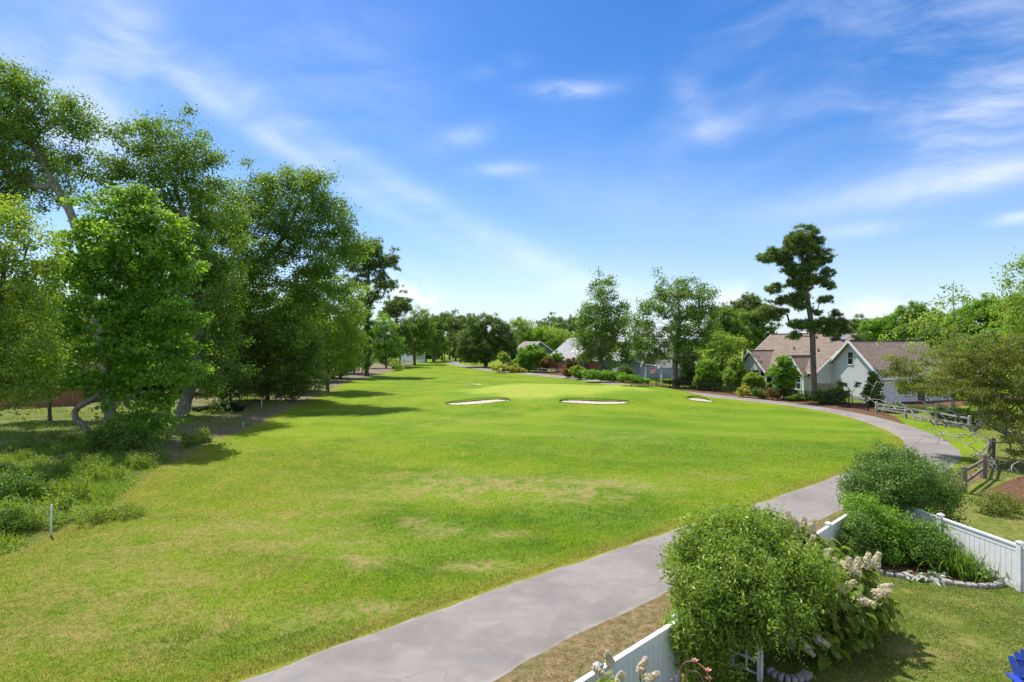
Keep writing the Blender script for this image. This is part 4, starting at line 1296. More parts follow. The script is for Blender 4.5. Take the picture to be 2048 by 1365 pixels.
# --- background on the right, behind the white house
RB = [('dense green tree behind the flag porch tree', 1445, 96, [(1450, 640, 30, 26), (1430, 670, 28, 28), (1465, 668, 30, 26)], 'leaf_oak'),
      ('round dark tree behind the left end of the brown ridge', 1510, 105, [(1500, 645, 34, 26), (1530, 640, 30, 24), (1510, 672, 40, 26)], 'leaf_oak'),
      ('bright fine-leaved tree rising past the big pine over the brown roof', 1760, 112, [(1750, 655, 30, 16), (1780, 650, 30, 18), (1765, 672, 40, 18)], 'leaf_gum'),
      ('leafy round tree above the right end of the brown roof', 1835, 100, [(1825, 630, 28, 22), (1855, 640, 30, 24), (1835, 660, 45, 24)], 'leaf_oak'),
      ('broad bright tree on the skyline past the sparse dead-topped tree', 1965, 92, [(1960, 640, 50, 34), (1925, 655, 34, 30), (1985, 622, 40, 26), (1950, 680, 60, 30)], 'leaf_gum'),
      ('deep green tree at the edge of the skyline on the house side', 2035, 88, [(2030, 630, 40, 34), (2060, 640, 50, 50), (2020, 665, 44, 34)], 'leaf_gum'),
      ('low dark tree filling in beneath the skyline trees', 1900, 84, [(1890, 690, 44, 24), (1940, 700, 44, 26), (1860, 680, 30, 20)], 'leaf_dark'),
      ('olive tree spilling over the eave at the far end of the brown roof', 1990, 64, [(1990, 700, 50, 34), (2040, 690, 44, 40), (1950, 720, 36, 28)], 'leaf_oak')]
for i, (lab, bp, Y, rows, mat) in enumerate(RB):
    far_tree(lab, bp, CY + F * H / Y, rows, mat, 110 + i, Y=Y, leaf=0.32, per=75)
pine('ragged pine seen between the flag porch tree and the tall lone pine', 1490, 108, [(1490, 690), (1492, 640), (1500, 605)], [(1500, 600, 20, 8), (1475, 612, 22, 8), (1515, 615, 20, 8), (1490, 628, 28, 9), (1460, 625, 14, 6)], 0.35, 1.3, 8, 0.95, 120)
pine('short dark pine half hidden by the lone pine, just over the brown roof', 1725, 118, [(1725, 690), (1725, 655)], [(1722, 650, 22, 9), (1735, 660, 20, 8), (1710, 664, 18, 8)], 0.3, 1.3, 8, 0.95, 121)
# the lone pine in front of the white house
pine('tall lone pine with a straight bare trunk rising in front of the white gabled house', 1629, 62.5, [(1626, 720), (1624, 660), (1615, 600), (1606, 540), (1604, 500), (1605, 465)],
     [(1606, 466, 26, 13), (1585, 482, 18, 9), (1628, 486, 16, 10), (1560, 505, 22, 8), (1600, 505, 26, 9), (1640, 508, 14, 8), (1535, 518, 20, 6), (1576, 526, 18, 7), (1650, 522, 14, 7), (1625, 532, 18, 7), (1655, 545, 12, 6), (1590, 548, 16, 6), (1640, 565, 20, 6), (1660, 572, 10, 5), (1580, 570, 14, 5), (1550, 578, 16, 6), (1606, 580, 18, 6),
      (1650, 600, 12, 6), (1575, 603, 22, 7), (1600, 612, 14, 6), (1560, 622, 12, 5), (1525, 622, 24, 9), (1500, 615, 12, 6), (1540, 632, 16, 6), (1635, 625, 12, 5), (1672, 628, 8, 6), (1600, 650, 22, 8), (1640, 652, 26, 10), (1670, 648, 22, 9), (1695, 655, 16, 9), (1604, 490, 24, 10), (1598, 540, 28, 9), (1612, 560, 26, 8), (1600, 592, 22, 6), (1622, 515, 20, 8), (1570, 512, 18, 7), (1715, 672, 10, 8), (1590, 672, 12, 6), (1660, 665, 24, 6)], 0.33, 0.52, 11, 0.36, 122, rt=0.015, fat=1.4, gate=0.26, gate_scale=0.55)
# --- trees at the right edge
T('dead_topped_tree', 'sparse tree with thin bare twigs standing above the skyline beside the brown roof', 'tree', 1905, 46, [(1906, 760), (1907, 690), (1908, 630), (1906, 585), (1908, 562)],
  [(1905, 580, 22, 22), (1880, 600, 22, 12), (1925, 595, 12, 10), (1890, 640, 50, 22), (1850, 650, 40, 18), (1930, 660, 30, 22), (1870, 690, 60, 25), (1800, 680, 40, 16), (1890, 740, 60, 34)],
  'leaf_light', 'bark_grey', 0.12, 1.0, 26, 0.22, seed=123, gate=0.1)
T('elm_tree', 'bright pale-leaved tree whose outer branches just enter at the edge above the sprawling cedar', 'tree', 2180, 40, [(2175, 760), (2150, 650), (2120, 580)],
  [(2080, 590, 70, 60), (2060, 540, 46, 30), (2100, 660, 90, 70), (2045, 640, 34, 40), (2160, 560, 90, 90)],
  'leaf_light', 'bark_grey', 0.25, 1.0, 85, 0.17, seed=124, gate=0.2)
# sprawling half-dead tree leaning over the rail fence
def sprawling():
    Y = 30.5
    rows = [(1990, 760, 80, 60), (1900, 745, 60, 40, 2), (2000, 830, 46, 30, -1), (2040, 720, 60, 50, 1), (1930, 700, 50, 30, 2), (1860, 715, 40, 18, 3), (2050, 800, 60, 70), (2060, 880, 50, 46, -2), (1800, 740, 30, 16, 3), (2020, 690, 40, 20), (1960, 740, 70, 40, 1), (1900, 770, 60, 30, 1), (2000, 800, 60, 40), (1950, 780, 56, 26), (1830, 735, 40, 24, 3), (1985, 715, 50, 26, 1), (1855, 772, 46, 24, 2), (1815, 772, 30, 16, 3), (1795, 722, 26, 13, 3)]
    rng = np.random.default_rng(5)
    dead = []
    for (px, py, dy) in [(1720, 795, 3), (1740, 800, 3), (1760, 790, 3), (1780, 808, 2), (1800, 790, 2), (1770, 815, 1.5), (1820, 805, 2), (1840, 830, 1), (1860, 815, 1), (1880, 845, 0), (1900, 850, 0), (1875, 868, -1), (1890, 872, -1), (1918, 872, -1), (1930, 840, 0), (1950, 860, -1), (1900, 790, 1),
                         (1850, 800, 2), (1745, 770, 3), (1930, 885, -2), (1960, 905, -2), (1990, 940, -2), (2010, 960, -2), (1950, 960, -3), (1985, 925, -3), (2030, 935, -3), (1880, 880, -3), (1925, 760, 1), (1960, 730, 1), (1880, 700, 2), (1990, 790, 0), (1790, 775, 3), (1860, 840, 1), (1910, 830, 0), (1940, 870, -1), (1955, 845, -1), (1900, 815, 1), (1970, 880, -2), (1825, 825, 1)]:
        for k in range(9):
            dead.append(W(px + rng.normal() * 12, py + rng.normal() * 7, Y + dy + rng.normal() * 0.5))
    make_tree('sprawling_cedar', 'olive-leaved sprawling tree with a mass of bare grey branches leaning over the rail fence', 'tree', ground_at(2060, Y), wpts(Y, [(2055, 900), (2030, 875), (1995, 858), (1965, 838)]), lobes_of(Y, rows, 0.9),
              'leaf_olive', 'bark_dead', 0.17, 0.60, 120, 0.095, seed=125, gate=0.27, dead=np.array(dead), gate_scale=0.5, rt=0.007, expo=0.40, flat=0.45)


sprawling()
# --- the crowded wood behind the left row (fills the view under the crowns)
for i, (px, Y, top, rx) in enumerate([(40, 72, 560, 110), (170, 78, 600, 100), (300, 82, 590, 90), (420, 88, 600, 80), (520, 84, 580, 80), (610, 92, 610, 70), (-60, 66, 560, 120), (680, 100, 640, 45), (240, 66, 660, 80), (360, 70, 670, 70), (560, 76, 680, 60)]):
    by = CY + F * H / Y
    mid = (top + by) / 2
    far_tree('shaded tree deep in the crowded wood left of the fairway', px, by, [(px, top + 40, rx * .7, 42), (px - rx * .5, mid, rx * .6, 50), (px + rx * .5, mid - 5, rx * .6, 50), (px, by - 40, rx * .9, 34)], ['leaf_dark', 'leaf_oak'][i % 2], 140 + i, Y=Y, group='shaded trees deep in the left wood', per=55, leaf=0.36, k=1.25)


# --- shrubs of the gardens along the path
def shrub(label, px, py, rows, mat, seed, name='garden_shrub', group=None, leaf=None, Y=None, per=70, tr=0.05, k=0.62, gate=0.05, up=0.6, aspect=0.5, bark='bark_brown', cat='shrub', trunk=None):
    if Y is None:
        g = G(px, py); Y = g[1]
    s = Y / F
    sp = max(0.22, 8.5 * s * k)
    cxm = sum(r[0] for r in rows) / len(rows); cym = sum(r[1] for r in rows) / len(rows)
    b = ground_at(px, Y)
    tr_pts = trunk or [((px + cxm) / 2, (CY + F * (H - b[2]) / Y) * 0.6 + cym * 0.4), (cxm, cym)]
    return make_tree(name, label, cat, b, wpts(Y, tr_pts), lobes_of(Y, rows, 1.0), mat, bark, tr, sp, per, leaf or max(0.1, 2.4 * s), group=group, seed=seed, gate=gate, up=up, aspect=aspect, rise=0.1, rt=0.008)


shrub('wide round shrub with several stems behind the rail fence before the mauve roof', 1064, 744, [(1062, 708, 26, 16), (1050, 722, 22, 12), (1078, 718, 22, 14), (1064, 730, 26, 10)], 'leaf_gum', 200)
shrub('vase-shaped crape myrtle with bare pale stems in front of the dark porch', 1008, 742, [(1007, 713, 9, 6), (1003, 718, 7, 4), (1012, 718, 7, 4)], 'leaf_light', 201, name='crape_myrtle', bark='bark_dead', tr=0.09)
shrub('round ball-headed little tree standing before the red deck', 1114, 745, [(1114, 716, 13, 9), (1110, 722, 11, 5)], 'leaf_gum', 202, name='ball_headed_tree', cat='tree')
shrub('reddish-green bush left of the ball-headed tree', 1093, 746, [(1094, 725, 13, 12), (1088, 735, 12, 8)], 'leaf_rust', 203)
shrub('orange-tinted bush glowing beside the brick wall', 1141, 748, [(1143, 728, 12, 9), (1136, 735, 9, 8)], 'leaf_rust', 204, leaf=.28)
shrub('low bright hedge in the shade by the picnic table', 1015, 746, [(1000, 738, 16, 4), (1020, 738, 18, 4), (1035, 741, 16, 3.5)], 'leaf_yellow', 205, name='clipped_hedge', cat='hedge')
shrub('pale leafy bush under the mauve roof', 1028, 742, [(1028, 727, 9, 8), (1022, 733, 7, 5)], 'leaf_light', 206)
shrub('pinkish flowering shrub between the red deck and the pyramid tree', 1136, 757, [(1132, 744, 10, 6), (1140, 748, 12, 5)], 'leaf_rust', 207)
shrub('grey-green loose shrub by the fence gap near the pyramid tree', 1157, 760, [(1155, 742, 14, 9), (1160, 750, 12, 7)], 'leaf_light', 208)
shrub('dark low hedge at the foot of the pyramid tree', 1200, 765, [(1185, 750, 20, 9), (1215, 752, 22, 9), (1240, 756, 12, 8)], 'leaf_gum', 209, name='clipped_hedge', cat='hedge')
shrub('bright green clipped hedge behind the weathered rail section', 1262, 772, [(1250, 756, 14, 5), (1268, 758, 16, 5), (1285, 763, 16, 4)], 'leaf_gum', 210, name='clipped_hedge', cat='hedge')
shrub('dark bush at the corner of the blue-grey wall', 1245, 765, [(1248, 744, 14, 12), (1256, 750, 12, 9)], 'leaf_dark', 211)
# along the iron fence (all behind it)
IRON = [(20.6, 82.2), (23.2, 77.4), (25.6, 72.6), (27.9, 67.8), (30.0, 63.0), (32.0, 58.2), (33.1, 53.4)]
shrub('dark rounded evergreen behind the iron fence below the spreading tree', 1370, 779, [(1370, 742, 26, 22), (1385, 755, 24, 16), (1360, 760, 20, 12)], 'leaf_dark', 212, Y=80)
shrub('bush with rusty new leaves behind the iron fence', 1415, 784, [(1412, 740, 20, 20), (1425, 755, 22, 18), (1405, 762, 18, 14)], 'leaf_gum', 213, Y=76)
shrub('tall drooping light green shrub beside the porch of the white house', 1475, 790, [(1472, 735, 14, 20), (1465, 755, 16, 20), (1480, 752, 14, 18)], 'leaf_light', 214, Y=72.5)
shrub('weeping feathery shrub in front of the white porch posts', 1508, 793, [(1507, 756, 16, 10), (1498, 768, 12, 10), (1518, 768, 12, 10)], 'leaf_light', 215, Y=69)
shrub('yellow-leaved shrub shining behind the iron fence', 1488, 796, [(1487, 781, 11, 8), (1480, 787, 8, 5)], 'leaf_yellow', 216, Y=66)
shrub('reddish mounded shrub in the flower bed of the white house', 1545, 800, [(1542, 787, 12, 7), (1553, 790, 9, 6)], 'leaf_rust', 217, Y=63.5)
shrub('purple-dark low shrub next to the yellow one', 1518, 797, [(1516, 785, 11, 7), (1524, 790, 8, 5)], 'leaf_dark', 218, Y=65)
shrub('young magnolia-like tree half covering the small gable with the paired window', 1567, 800, [(1568, 724, 14, 12), (1560, 745, 22, 14), (1580, 748, 18, 14), (1566, 768, 22, 12), (1575, 785, 18, 9)], 'leaf_gum', 219, name='young_tree', cat='tree', Y=64, tr=.08)
shrub('low green planting at the foot of the small gable', 1600, 803, [(1590, 795, 16, 6), (1612, 796, 14, 5)], 'leaf_gum', 220, Y=62.2)
shrub('clipped dark green hedge bulging through the iron fence beside the lone pine', 1668, 812, [(1650, 792, 20, 12), (1675, 790, 22, 12), (1660, 802, 26, 9)], 'leaf_shrub', 221, name='clipped_hedge', cat='hedge', Y=59.2)
shrub('dark juniper with an upswept crooked leader against the white gable', 1705, 815, [(1695, 782, 18, 7), (1708, 792, 16, 10), (1715, 774, 5, 8), (1700, 803, 20, 10), (1720, 790, 8, 8), (1685, 770, 8, 4)], 'leaf_dark', 222, name='juniper_bush', Y=57.6, gate=.25)
shrub('dark upright conifer at the right corner of the big gable', 1748, 815, [(1746, 755, 8, 10), (1748, 770, 14, 12), (1744, 788, 18, 14), (1752, 802, 16, 9)], 'leaf_dark', 223, name='conifer_shrub', Y=57.2)
shrub('low shaded shrub behind the pale rails under the bare branches', 1790, 835, [(1780, 820, 26, 12), (1815, 825, 26, 12), (1850, 838, 24, 10)], 'leaf_dark', 224, Y=53)
shrub('leafy mound at the back of the pale rails beneath the sprawling tree', 1900, 845, [(1890, 828, 26, 16), (1925, 832, 26, 16), (1960, 845, 24, 18)], 'leaf_shrub', 225, Y=45)

# ------------------------------------------------------------------ houses
def frame_T(O, u, inward):
    """local (s along the front, t inward, z up) -> world offset from O"""
    O = np.asarray(O, float); u = np.asarray(u, float); w = np.asarray(inward, float)
    return lambda p: (u[0] * p[0] + w[0] * p[1], u[1] * p[0] + w[1] * p[1], p[2])


def gable_wall(mb, s0, s1, t, z0, ze, za, th=0.16, facing=-1):
    """pentagon wall across s, its outer face at t"""
    sm = (s0 + s1) / 2
    a = [(s0, t, z0), (s1, t, z0), (s1, t, ze), (sm, t, za), (s0, t, ze)]
    b = [(x, y - facing * th, z) for (x, y, z) in a]
    n = 5
    fs = [(0, 1, 2, 3, 4), (9, 8, 7, 6, 5)] + [(i, i + 5, (i + 1) % 5 + 5, (i + 1) % 5) for i in range(5)]
    mb.add(a + b, fs)


def window(T_, root, s, z, w, ht, t, axis='s', panes=1, proud=0.05):
    """white-framed window with glass and sash bars; axis 's' lies in a front wall, 't' in a side wall"""
    def P(a, d, zz):
        return (a, t + d, zz) if axis == 's' else (t + d, a, zz)
    sgn = -1 if axis == 's' else 1
    def bx(mb, a0, a1, z0, z1, d0, d1):
        p, q = P(a0, sgn * d0, z0), P(a1, sgn * d1, z1)
        mb.box([min(p[k], q[k]) for k in range(3)], [max(p[k], q[k]) for k in range(3)])
    f = MB(T_)
    a0, a1, z0, z1 = s - w / 2, s + w / 2, z - ht / 2, z + ht / 2
    bw = 0.085
    bx(f, a0 - bw, a0, z0 - bw, z1 + bw, 0.0, proud); bx(f, a1, a1 + bw, z0 - bw, z1 + bw, 0.0, proud)
    bx(f, a0, a1, z1, z1 + bw, 0.0, proud); bx(f, a0, a1, z0 - bw, z0, 0.0, proud + 0.03)
    for k in range(1, panes):
        m = a0 + w * k / panes
        bx(f, m - 0.05, m + 0.05, z0, z1, 0.0, proud - 0.006)
    bx(f, a0, a1, z - 0.028, z + 0.028, 0.0, proud - 0.012)
    wo = f.build('window', 'white_trim', root)
    g = MB(T_); bx(g, a0, a1, z0, z1, 0.003, 0.018)
    g.build('pane', 'window_glass', wo)
    return wo


def roof_pair(mb, s0, s1, t0, t1, ze, za, oh=0.35, th=0.14, ridge='t'):
    """two slopes; ridge along t (gable faces the front) or along s"""
    if ridge == 't':
        sm = (s0 + s1) / 2; k = (za - ze) / (s1 - sm)
        zl = ze - k * oh
        mb.slab([(s1 + oh, t0 - oh, zl), (s1 + oh, t1, zl), (sm, t1, za), (sm, t0 - oh, za)], th)
        mb.slab([(s0 - oh, t1, zl), (s0 - oh, t0 - oh, zl), (sm, t0 - oh, za), (sm, t1, za)], th)
    else:
        tm = (t0 + t1) / 2; k = (za - ze) / (t1 - tm)
        zl = ze - k * oh
        mb.slab([(s0 - oh, t0 - oh, zl), (s1 + oh, t0 - oh, zl), (s1 + oh, tm, za), (s0 - oh, tm, za)], th)
        mb.slab([(s1 + oh, t1 + oh, zl), (s0 - oh, t1 + oh, zl), (s0 - oh, tm, za), (s1 + oh, tm, za)], th)


def rake_trim(mb, s0, s1, t, ze, za, oh=0.35, w=0.2, d=0.06):
    """white barge boards along a front gable"""
    sm = (s0 + s1) / 2; k = (za - ze) / (s1 - sm); zl = ze - k * oh
    dz = 0.12
    mb.bar((s0 - oh, t - oh - d / 2 - 0.004, zl - dz), (sm, t - oh - d / 2 - 0.004, za - dz), d, w, (0, 0, 1))
    mb.bar((s1 + oh, t - oh - d / 2 - 0.007, zl - dz), (sm, t - oh - d / 2 - 0.007, za - dz), d, w, (0, 0, 1))


def white_house():
    O = (32.4, 81.9); T_ = frame_T(O, (0.208, -0.978), (0.978, 0.208))
    R = thing('house', 'white-sided house with brown shingle roof and three front gables behind the lone pine', 'house', (O[0], O[1], 0.0))
    # main body: front wall at t=0.35, length s 0..15.2, ridge along s at t=5.4
    w = MB(T_)
    w.box((0.35, 0.35, 0), (14.9, 0.55, 3.1))
    w.add([(14.9, 0.56, 0), (14.9, 10.4, 0), (14.9, 10.4, 3.2), (14.9, 5.4, 7.3), (14.9, 0.56, 3.2), (14.72, 0.56, 0), (14.72, 10.4, 0), (14.72, 10.4, 3.2), (14.72, 5.4, 7.3), (14.72, 0.56, 3.2)],
          [(0, 1, 2, 3, 4), (9, 8, 7, 6, 5)] + [(i, i + 5, (i + 1) % 5 + 5, (i + 1) % 5) for i in range(5)])
    w.add([(0.35, 0.56, 0), (0.35, 10.4, 0), (0.35, 10.4, 3.2), (0.35, 5.4, 7.3), (0.35, 0.56, 3.2), (0.52, 0.56, 0), (0.52, 10.4, 0), (0.52, 10.4, 3.2), (0.52, 5.4, 7.3), (0.52, 0.56, 3.2)],
          [(4, 3, 2, 1, 0), (5, 6, 7, 8, 9)] + [(i, (i + 1) % 5, (i + 1) % 5 + 5, i + 5) for i in range(5)])
    w.box((0.52, 10.2, 0), (14.72, 10.4, 3.1))
    # small gable bay
    gable_wall(w, 9.7, 13.4, -0.35, 0, 2.75, 4.65)
    w.box((9.72, -0.19, 0), (9.86, 0.36, 2.75)); w.box((13.24, -0.19, 0), (13.38, 0.36, 2.75))
    # porch gable face (open below)
    w.add([(0.6, -0.6, 2.72), (6.7, -0.6, 2.72), (3.65, -0.6, 5.15), (0.6, -0.44, 2.72), (6.7, -0.44, 2.72), (3.65, -0.44, 5.15)], [(0, 1, 2), (5, 4, 3), (0, 3, 4, 1), (1, 4, 5, 2), (2, 5, 3, 0)])
    w.build('wall', 'siding_white', R)
    r = MB(T_)
    r.slab([(-0.3, -0.1, 2.82), (15.2, -0.1, 2.82), (15.2, 5.4, 7.5), (-0.3, 5.4, 7.5)], 0.14)
    r.slab([(15.2, 10.9, 2.82), (-0.3, 10.9, 2.82), (-0.3, 5.4, 7.5), (15.2, 5.4, 7.5)], 0.14)
    roof_pair(r, 0.6, 6.7, -0.6, 2.9, 2.75, 5.25)
    roof_pair(r, 9.7, 13.4, -0.35, 2.3, 2.75, 4.72)
    rf = r.build('roof', 'roof_brown', R)
    for (s, t) in ((7.6, 2.9), (12.2, 2.7), (9.6, 4.6)):
        v = MB(T_)
        z = 2.82 + (t + 0.1) / 5.5 * 4.68
        v.tube([(s, t, z - 0.1), (s, t, z + 0.32)], 0.07, 8)
        v.box((s - 0.1, t - 0.1, z + 0.30), (s + 0.1, t + 0.1, z + 0.36)); v.build('vent', 'iron_black', rf)
    # ridge caps
    c = MB(T_)
    c.bar((-0.3, 5.4, 7.52), (15.2, 5.4, 7.52), 0.3, 0.05); c.bar((3.65, -0.95, 5.27), (3.65, 2.95, 5.27), 0.26, 0.05); c.bar((11.55, -0.7, 4.74), (11.55, 2.35, 4.74), 0.26, 0.05)
    c.build('ridge_cap', 'roof_mauve', rf)
    t = MB(T_)
    rake_trim(t, 0.6, 6.7, -0.6, 2.75, 5.25); rake_trim(t, 9.7, 13.4, -0.35, 2.75, 4.72)
    t.bar((15.24, -0.1, 2.72), (15.24, 5.4, 7.40), 0.06, 0.22); t.bar((-0.34, -0.1, 2.72), (-0.34, 5.4, 7.40), 0.06, 0.22)
    t.bar((7.0, -0.13, 2.72), (9.4, -0.13, 2.72), 0.05, 0.18); t.bar((13.7, -0.13, 2.72), (15.2, -0.13, 2.72), 0.05, 0.18)
    t.box((0.6, -0.64, 2.55), (6.7, -0.46, 2.71)); t.box((6.54, -0.44, 2.55), (6.70, 1.9, 2.71)); t.box((0.6, -0.44, 2.55), (0.76, 1.9, 2.71))
    t.box((9.66, -0.38, 0), (9.78, -0.352, 2.75)); t.box((13.32, -0.38, 0), (13.44, -0.352, 2.75))
    t.build('trim', 'white_trim', R)
    for s in (0.68, 3.65, 5.4, 6.62):
        p = MB(T_); p.box((s - 0.09, -0.63, 0.25), (s + 0.09, -0.45, 2.55)); p.build('porch_post', 'white_trim', R)
    sc = MB(T_); sc.box((0.7, 0.30, 0.25), (6.6, 0.345, 2.7)); sc.box((0.78, -0.52, 0.25), (3.55, -0.50, 2.5)); sc.build('porch_screen', 'screen_dark', R)
    fl = MB(T_); fl.box((0.5, -0.75, 0), (6.9, 0.29, 0.25)); fl.build('porch_floor', 'brick_red', R)
    window(T_, R, 12.1, 1.45, 1.7, 1.5, -0.35, 's', 2)
    window(T_, R, 8.3, 1.6, 1.0, 1.4, 0.35, 's')
    # right wing: gable faces the fairway, ridge runs away from it
    O2 = (37.5 - 32.4, 69.0 - 81.9)
    base = frame_T((0, 0), (0.208, -0.978), (0.978, 0.208))
    TW = lambda p: (lambda q: (q[0] + O2[0], q[1] + O2[1], q[2]))(base(p))
    w2 = MB(TW)
    gable_wall(w2, 0, 8.2, 0, 0, 2.95, 6.45)
    w2.box((8.04, 0.17, 0), (8.2, 9.2, 2.95)); w2.box((0.0, 0.17, 0), (0.16, 9.2, 2.95))
    gable_wall(w2, 0, 8.2, 9.4, 0, 2.95, 6.45, 0.16, 1)
    w2.build('wall', 'siding_white', R)
    r2 = MB(TW); roof_pair(r2, 0, 8.2, 0, 9.8, 2.95, 6.6, 0.4)
    rf2 = r2.build('roof', 'roof_brown', R)
    c2 = MB(TW); c2.bar((4.1, -0.4, 6.62), (4.1, 9.8, 6.62), 0.3, 0.05); c2.build('ridge_cap', 'roof_mauve', rf2)
    t2 = MB(TW); rake_trim(t2, 0, 8.2, 0, 2.95, 6.6, 0.4, 0.24)
    t2.box((8.56, -0.3, 2.40), (8.62, 9.8, 2.60)); t2.box((8.14, -0.03, 0), (8.26, -0.003, 2.95)); t2.box((-0.05, -0.03, 0), (0.06, -0.003, 2.95))
    t2.build('trim', 'white_trim', R)
    window(TW, R, 4.0, 4.55, 0.72, 1.35, 0, 's')
    window(TW, R, 2.6, 1.5, 1.5, 1.4, 8.2, 't', 2)
    d = MB(TW); d.box((8.2, 4.6, 0.05), (8.24, 5.5, 2.15)); d.build('door', 'screen_dark', R)
    # dormer peeping over the ridge
    dm = MB(T_); roof_pair(dm, 12.6, 14.4, 4.2, 6.4, 6.9, 7.7, 0.2); dm.build('roof', 'siding_blue', R)


white_house()


def plain_house(label, O, u, inward, L, D, ze, za, wall, roof, ridge='t', loc_z=0.0, extra=None, name='house'):
    T_ = frame_T(O, u, inward)
    R = thing(name, label, 'house', (O[0], O[1], loc_z))
    w = MB(T_)
    if ridge == 't':
        gable_wall(w, 0, L, 0, 0, ze, za - 0.1); gable_wall(w, 0, L, D, 0, ze, za - 0.1, 0.16, 1)
        w.box((0, 0.17, 0), (0.16, D - 0.17, ze)); w.box((L - 0.16, 0.17, 0), (L, D - 0.17, ze))
    else:
        w.box((0, 0, 0), (L, 0.16, ze)); w.box((0, D - 0.16, 0), (L, D, ze))
        for s in (0.0, L - 0.16):
            a = [(s, 0.17, 0), (s, D - 0.17, 0), (s, D - 0.17, ze), (s, D / 2, za - 0.1), (s, 0.17, ze)]
            b = [(s + 0.16, y, z) for (x, y, z) in a]
            w.add(a + b, [(4, 3, 2, 1, 0), (5, 6, 7, 8, 9)] + [(i, (i + 1) % 5, (i + 1) % 5 + 5, i + 5) for i in range(5)])
    w.build('wall', wall, R)
    r = MB(T_)
    if ridge == 't': roof_pair(r, 0, L, 0, D, ze, za)
    else: roof_pair(r, 0, L, 0, D, ze, za, ridge='s')
    rf = r.build('roof', roof, R)
    if ridge == 't':
        t = MB(T_); rake_trim(t, 0, L, 0, ze, za); t.build('trim', 'white_trim', R)
    else:
        for s in (-0.38, L + 0.38):
            k = (za - ze) / (D / 2); t = MB(T_)
            t.bar((s, -0.35, ze - k * 0.35 - 0.1), (s, D / 2, za - 0.1), 0.05, 0.2); t.bar((s, D + 0.35, ze - k * 0.35 - 0.1), (s, D / 2, za - 0.1), 0.05, 0.2); t.build('trim', 'white_trim', R)
    return R, T_, rf


U1, W1 = (0.208, -0.978), (0.978, 0.208)
# house behind the spreading tree, with the open gabled porch and its flag
R, T_, rf = plain_house('grey-roofed house with blue-grey walls and an open gabled porch under the spreading tree', (19.6, 114.0), U1, W1, 14.0, 9.0, 3.0, 6.9, 'siding_blue', 'roof_grey', 's')
window(T_, R, 4.0, 1.6, 1.2, 1.3, 0, 's', 2); window(T_, R, 9.0, 1.6, 1.2, 1.3, 0, 's', 2)


def porch():
    O = (21.75, 94.6); T_ = frame_T(O, U1, W1)
    R = thing('porch_pavilion', 'open porch with steep grey gable, white rafters and slim posts beside the iron fence', 'porch', (O[0], O[1], 0))
    r = MB(T_); roof_pair(r, 0, 5.8, 0, 7.0, 2.75, 5.4, 0.4); r.build('roof', 'roof_grey', R)
    t = MB(T_); rake_trim(t, 0, 5.8, 0, 2.75, 5.4, 0.4, 0.2)
    t.box((0, 0.0, 2.58), (5.8, 0.16, 2.78)); t.box((5.64, 0.17, 2.58), (5.8, 6.9, 2.78)); t.box((0, 0.17, 2.58), (0.16, 6.9, 2.78)); t.build('trim', 'white_trim', R)
    for (s, q) in ((0.1, 0.1), (5.7, 0.1), (5.7, 6.8), (0.1, 6.8)):
        p = MB(T_); p.box((s - 0.1, q - 0.1 + 0.12, 0), (s + 0.1, q + 0.1 + 0.12, 2.58)); p.build('porch_post', 'white_trim', R)
    g = MB(T_); g.add([(0.5, 0.3, 2.8), (5.3, 0.3, 2.8), (2.9, 0.3, 5.0), (0.5, 0.38, 2.8), (5.3, 0.38, 2.8), (2.9, 0.38, 5.0)], [(0, 1, 2), (5, 4, 3), (0, 3, 4, 1), (1, 4, 5, 2), (2, 5, 3, 0)]); g.build('gable_panel', 'siding_dark', R)
    b = MB(T_); b.box((0.3, 6.6, 0), (5.5, 6.72, 2.58)); b.build('back_wall', 'siding_dark', R)
    # flag on a slanted staff
    F_ = thing('flag', 'small red and white striped flag on a slanted staff under the open porch', 'flag', (O[0], O[1], 0))
    q = MB(T_); q.tube([(5.5, -0.2, 2.35), (4.0, -0.9, 1.75)][::-1], 0.025, 6); q.build('staff', 'white_trim', F_)
    for k in range(5):
        m = MB(T_); z1 = 2.0 - k * 0.16
        m.add([(4.1, -0.86, z1), (5.0, -0.50, z1 + 0.28), (5.0, -0.50, z1 + 0.12), (4.1, -0.86, z1 - 0.16), (4.11, -0.83, z1), (5.01, -0.47, z1 + 0.28), (5.01, -0.47, z1 + 0.12), (4.11, -0.83, z1 - 0.16)],
              [(0, 1, 2, 3), (7, 6, 5, 4), (0, 4, 5, 1), (3, 2, 6, 7)])
        m.build('stripe', ['flag_red', 'flag_white'][k % 2], F_)


porch()
# grey house with skylights, chimney, brick end and red deck
R, T_, rf = plain_house('house with pale grey roof, two skylights and a tall square chimney behind the ball-headed tree', (8.2, 131.0), (0.35, -0.937), (0.937, 0.35), 13.0, 11.0, 2.7, 7.2, 'siding_dark', 'roof_grey', 's')
ch = MB(T_); ch.box((12.9, 4.3, 0), (14.2, 5.9, 7.4)); ch.build('chimney', 'chimney_stucco', R)
sk = MB(T_)
for s in (8.2, 10.0):
    z = lambda t: 2.7 + (t) / 5.5 * 4.5
    sk.slab([(s, 1.6, z(1.6) + 0.09), (s + 1.0, 1.6, z(1.6) + 0.09), (s + 1.0, 3.2, z(3.2) + 0.09), (s, 3.2, z(3.2) + 0.09)], 0.12)
sk.build('skylight', 'flag_white', rf)
lw = MB(T_); lw.box((13.2, 3.0, 0), (19.0, 3.16, 2.5)); lw.build('brick_wall', 'brick_red', R)
lr = MB(T_); lr.slab([(13.0, 2.5, 2.5), (19.6, 2.5, 2.5), (19.6, 7.0, 4.2), (14.3, 7.0, 4.2)], 0.14); lr.build('porch_roof', 'roof_grey', R)
dk = thing('deck', 'red-stained wooden deck railing at the foot of the brick wall', 'deck', (9.3, 119.0, 0))
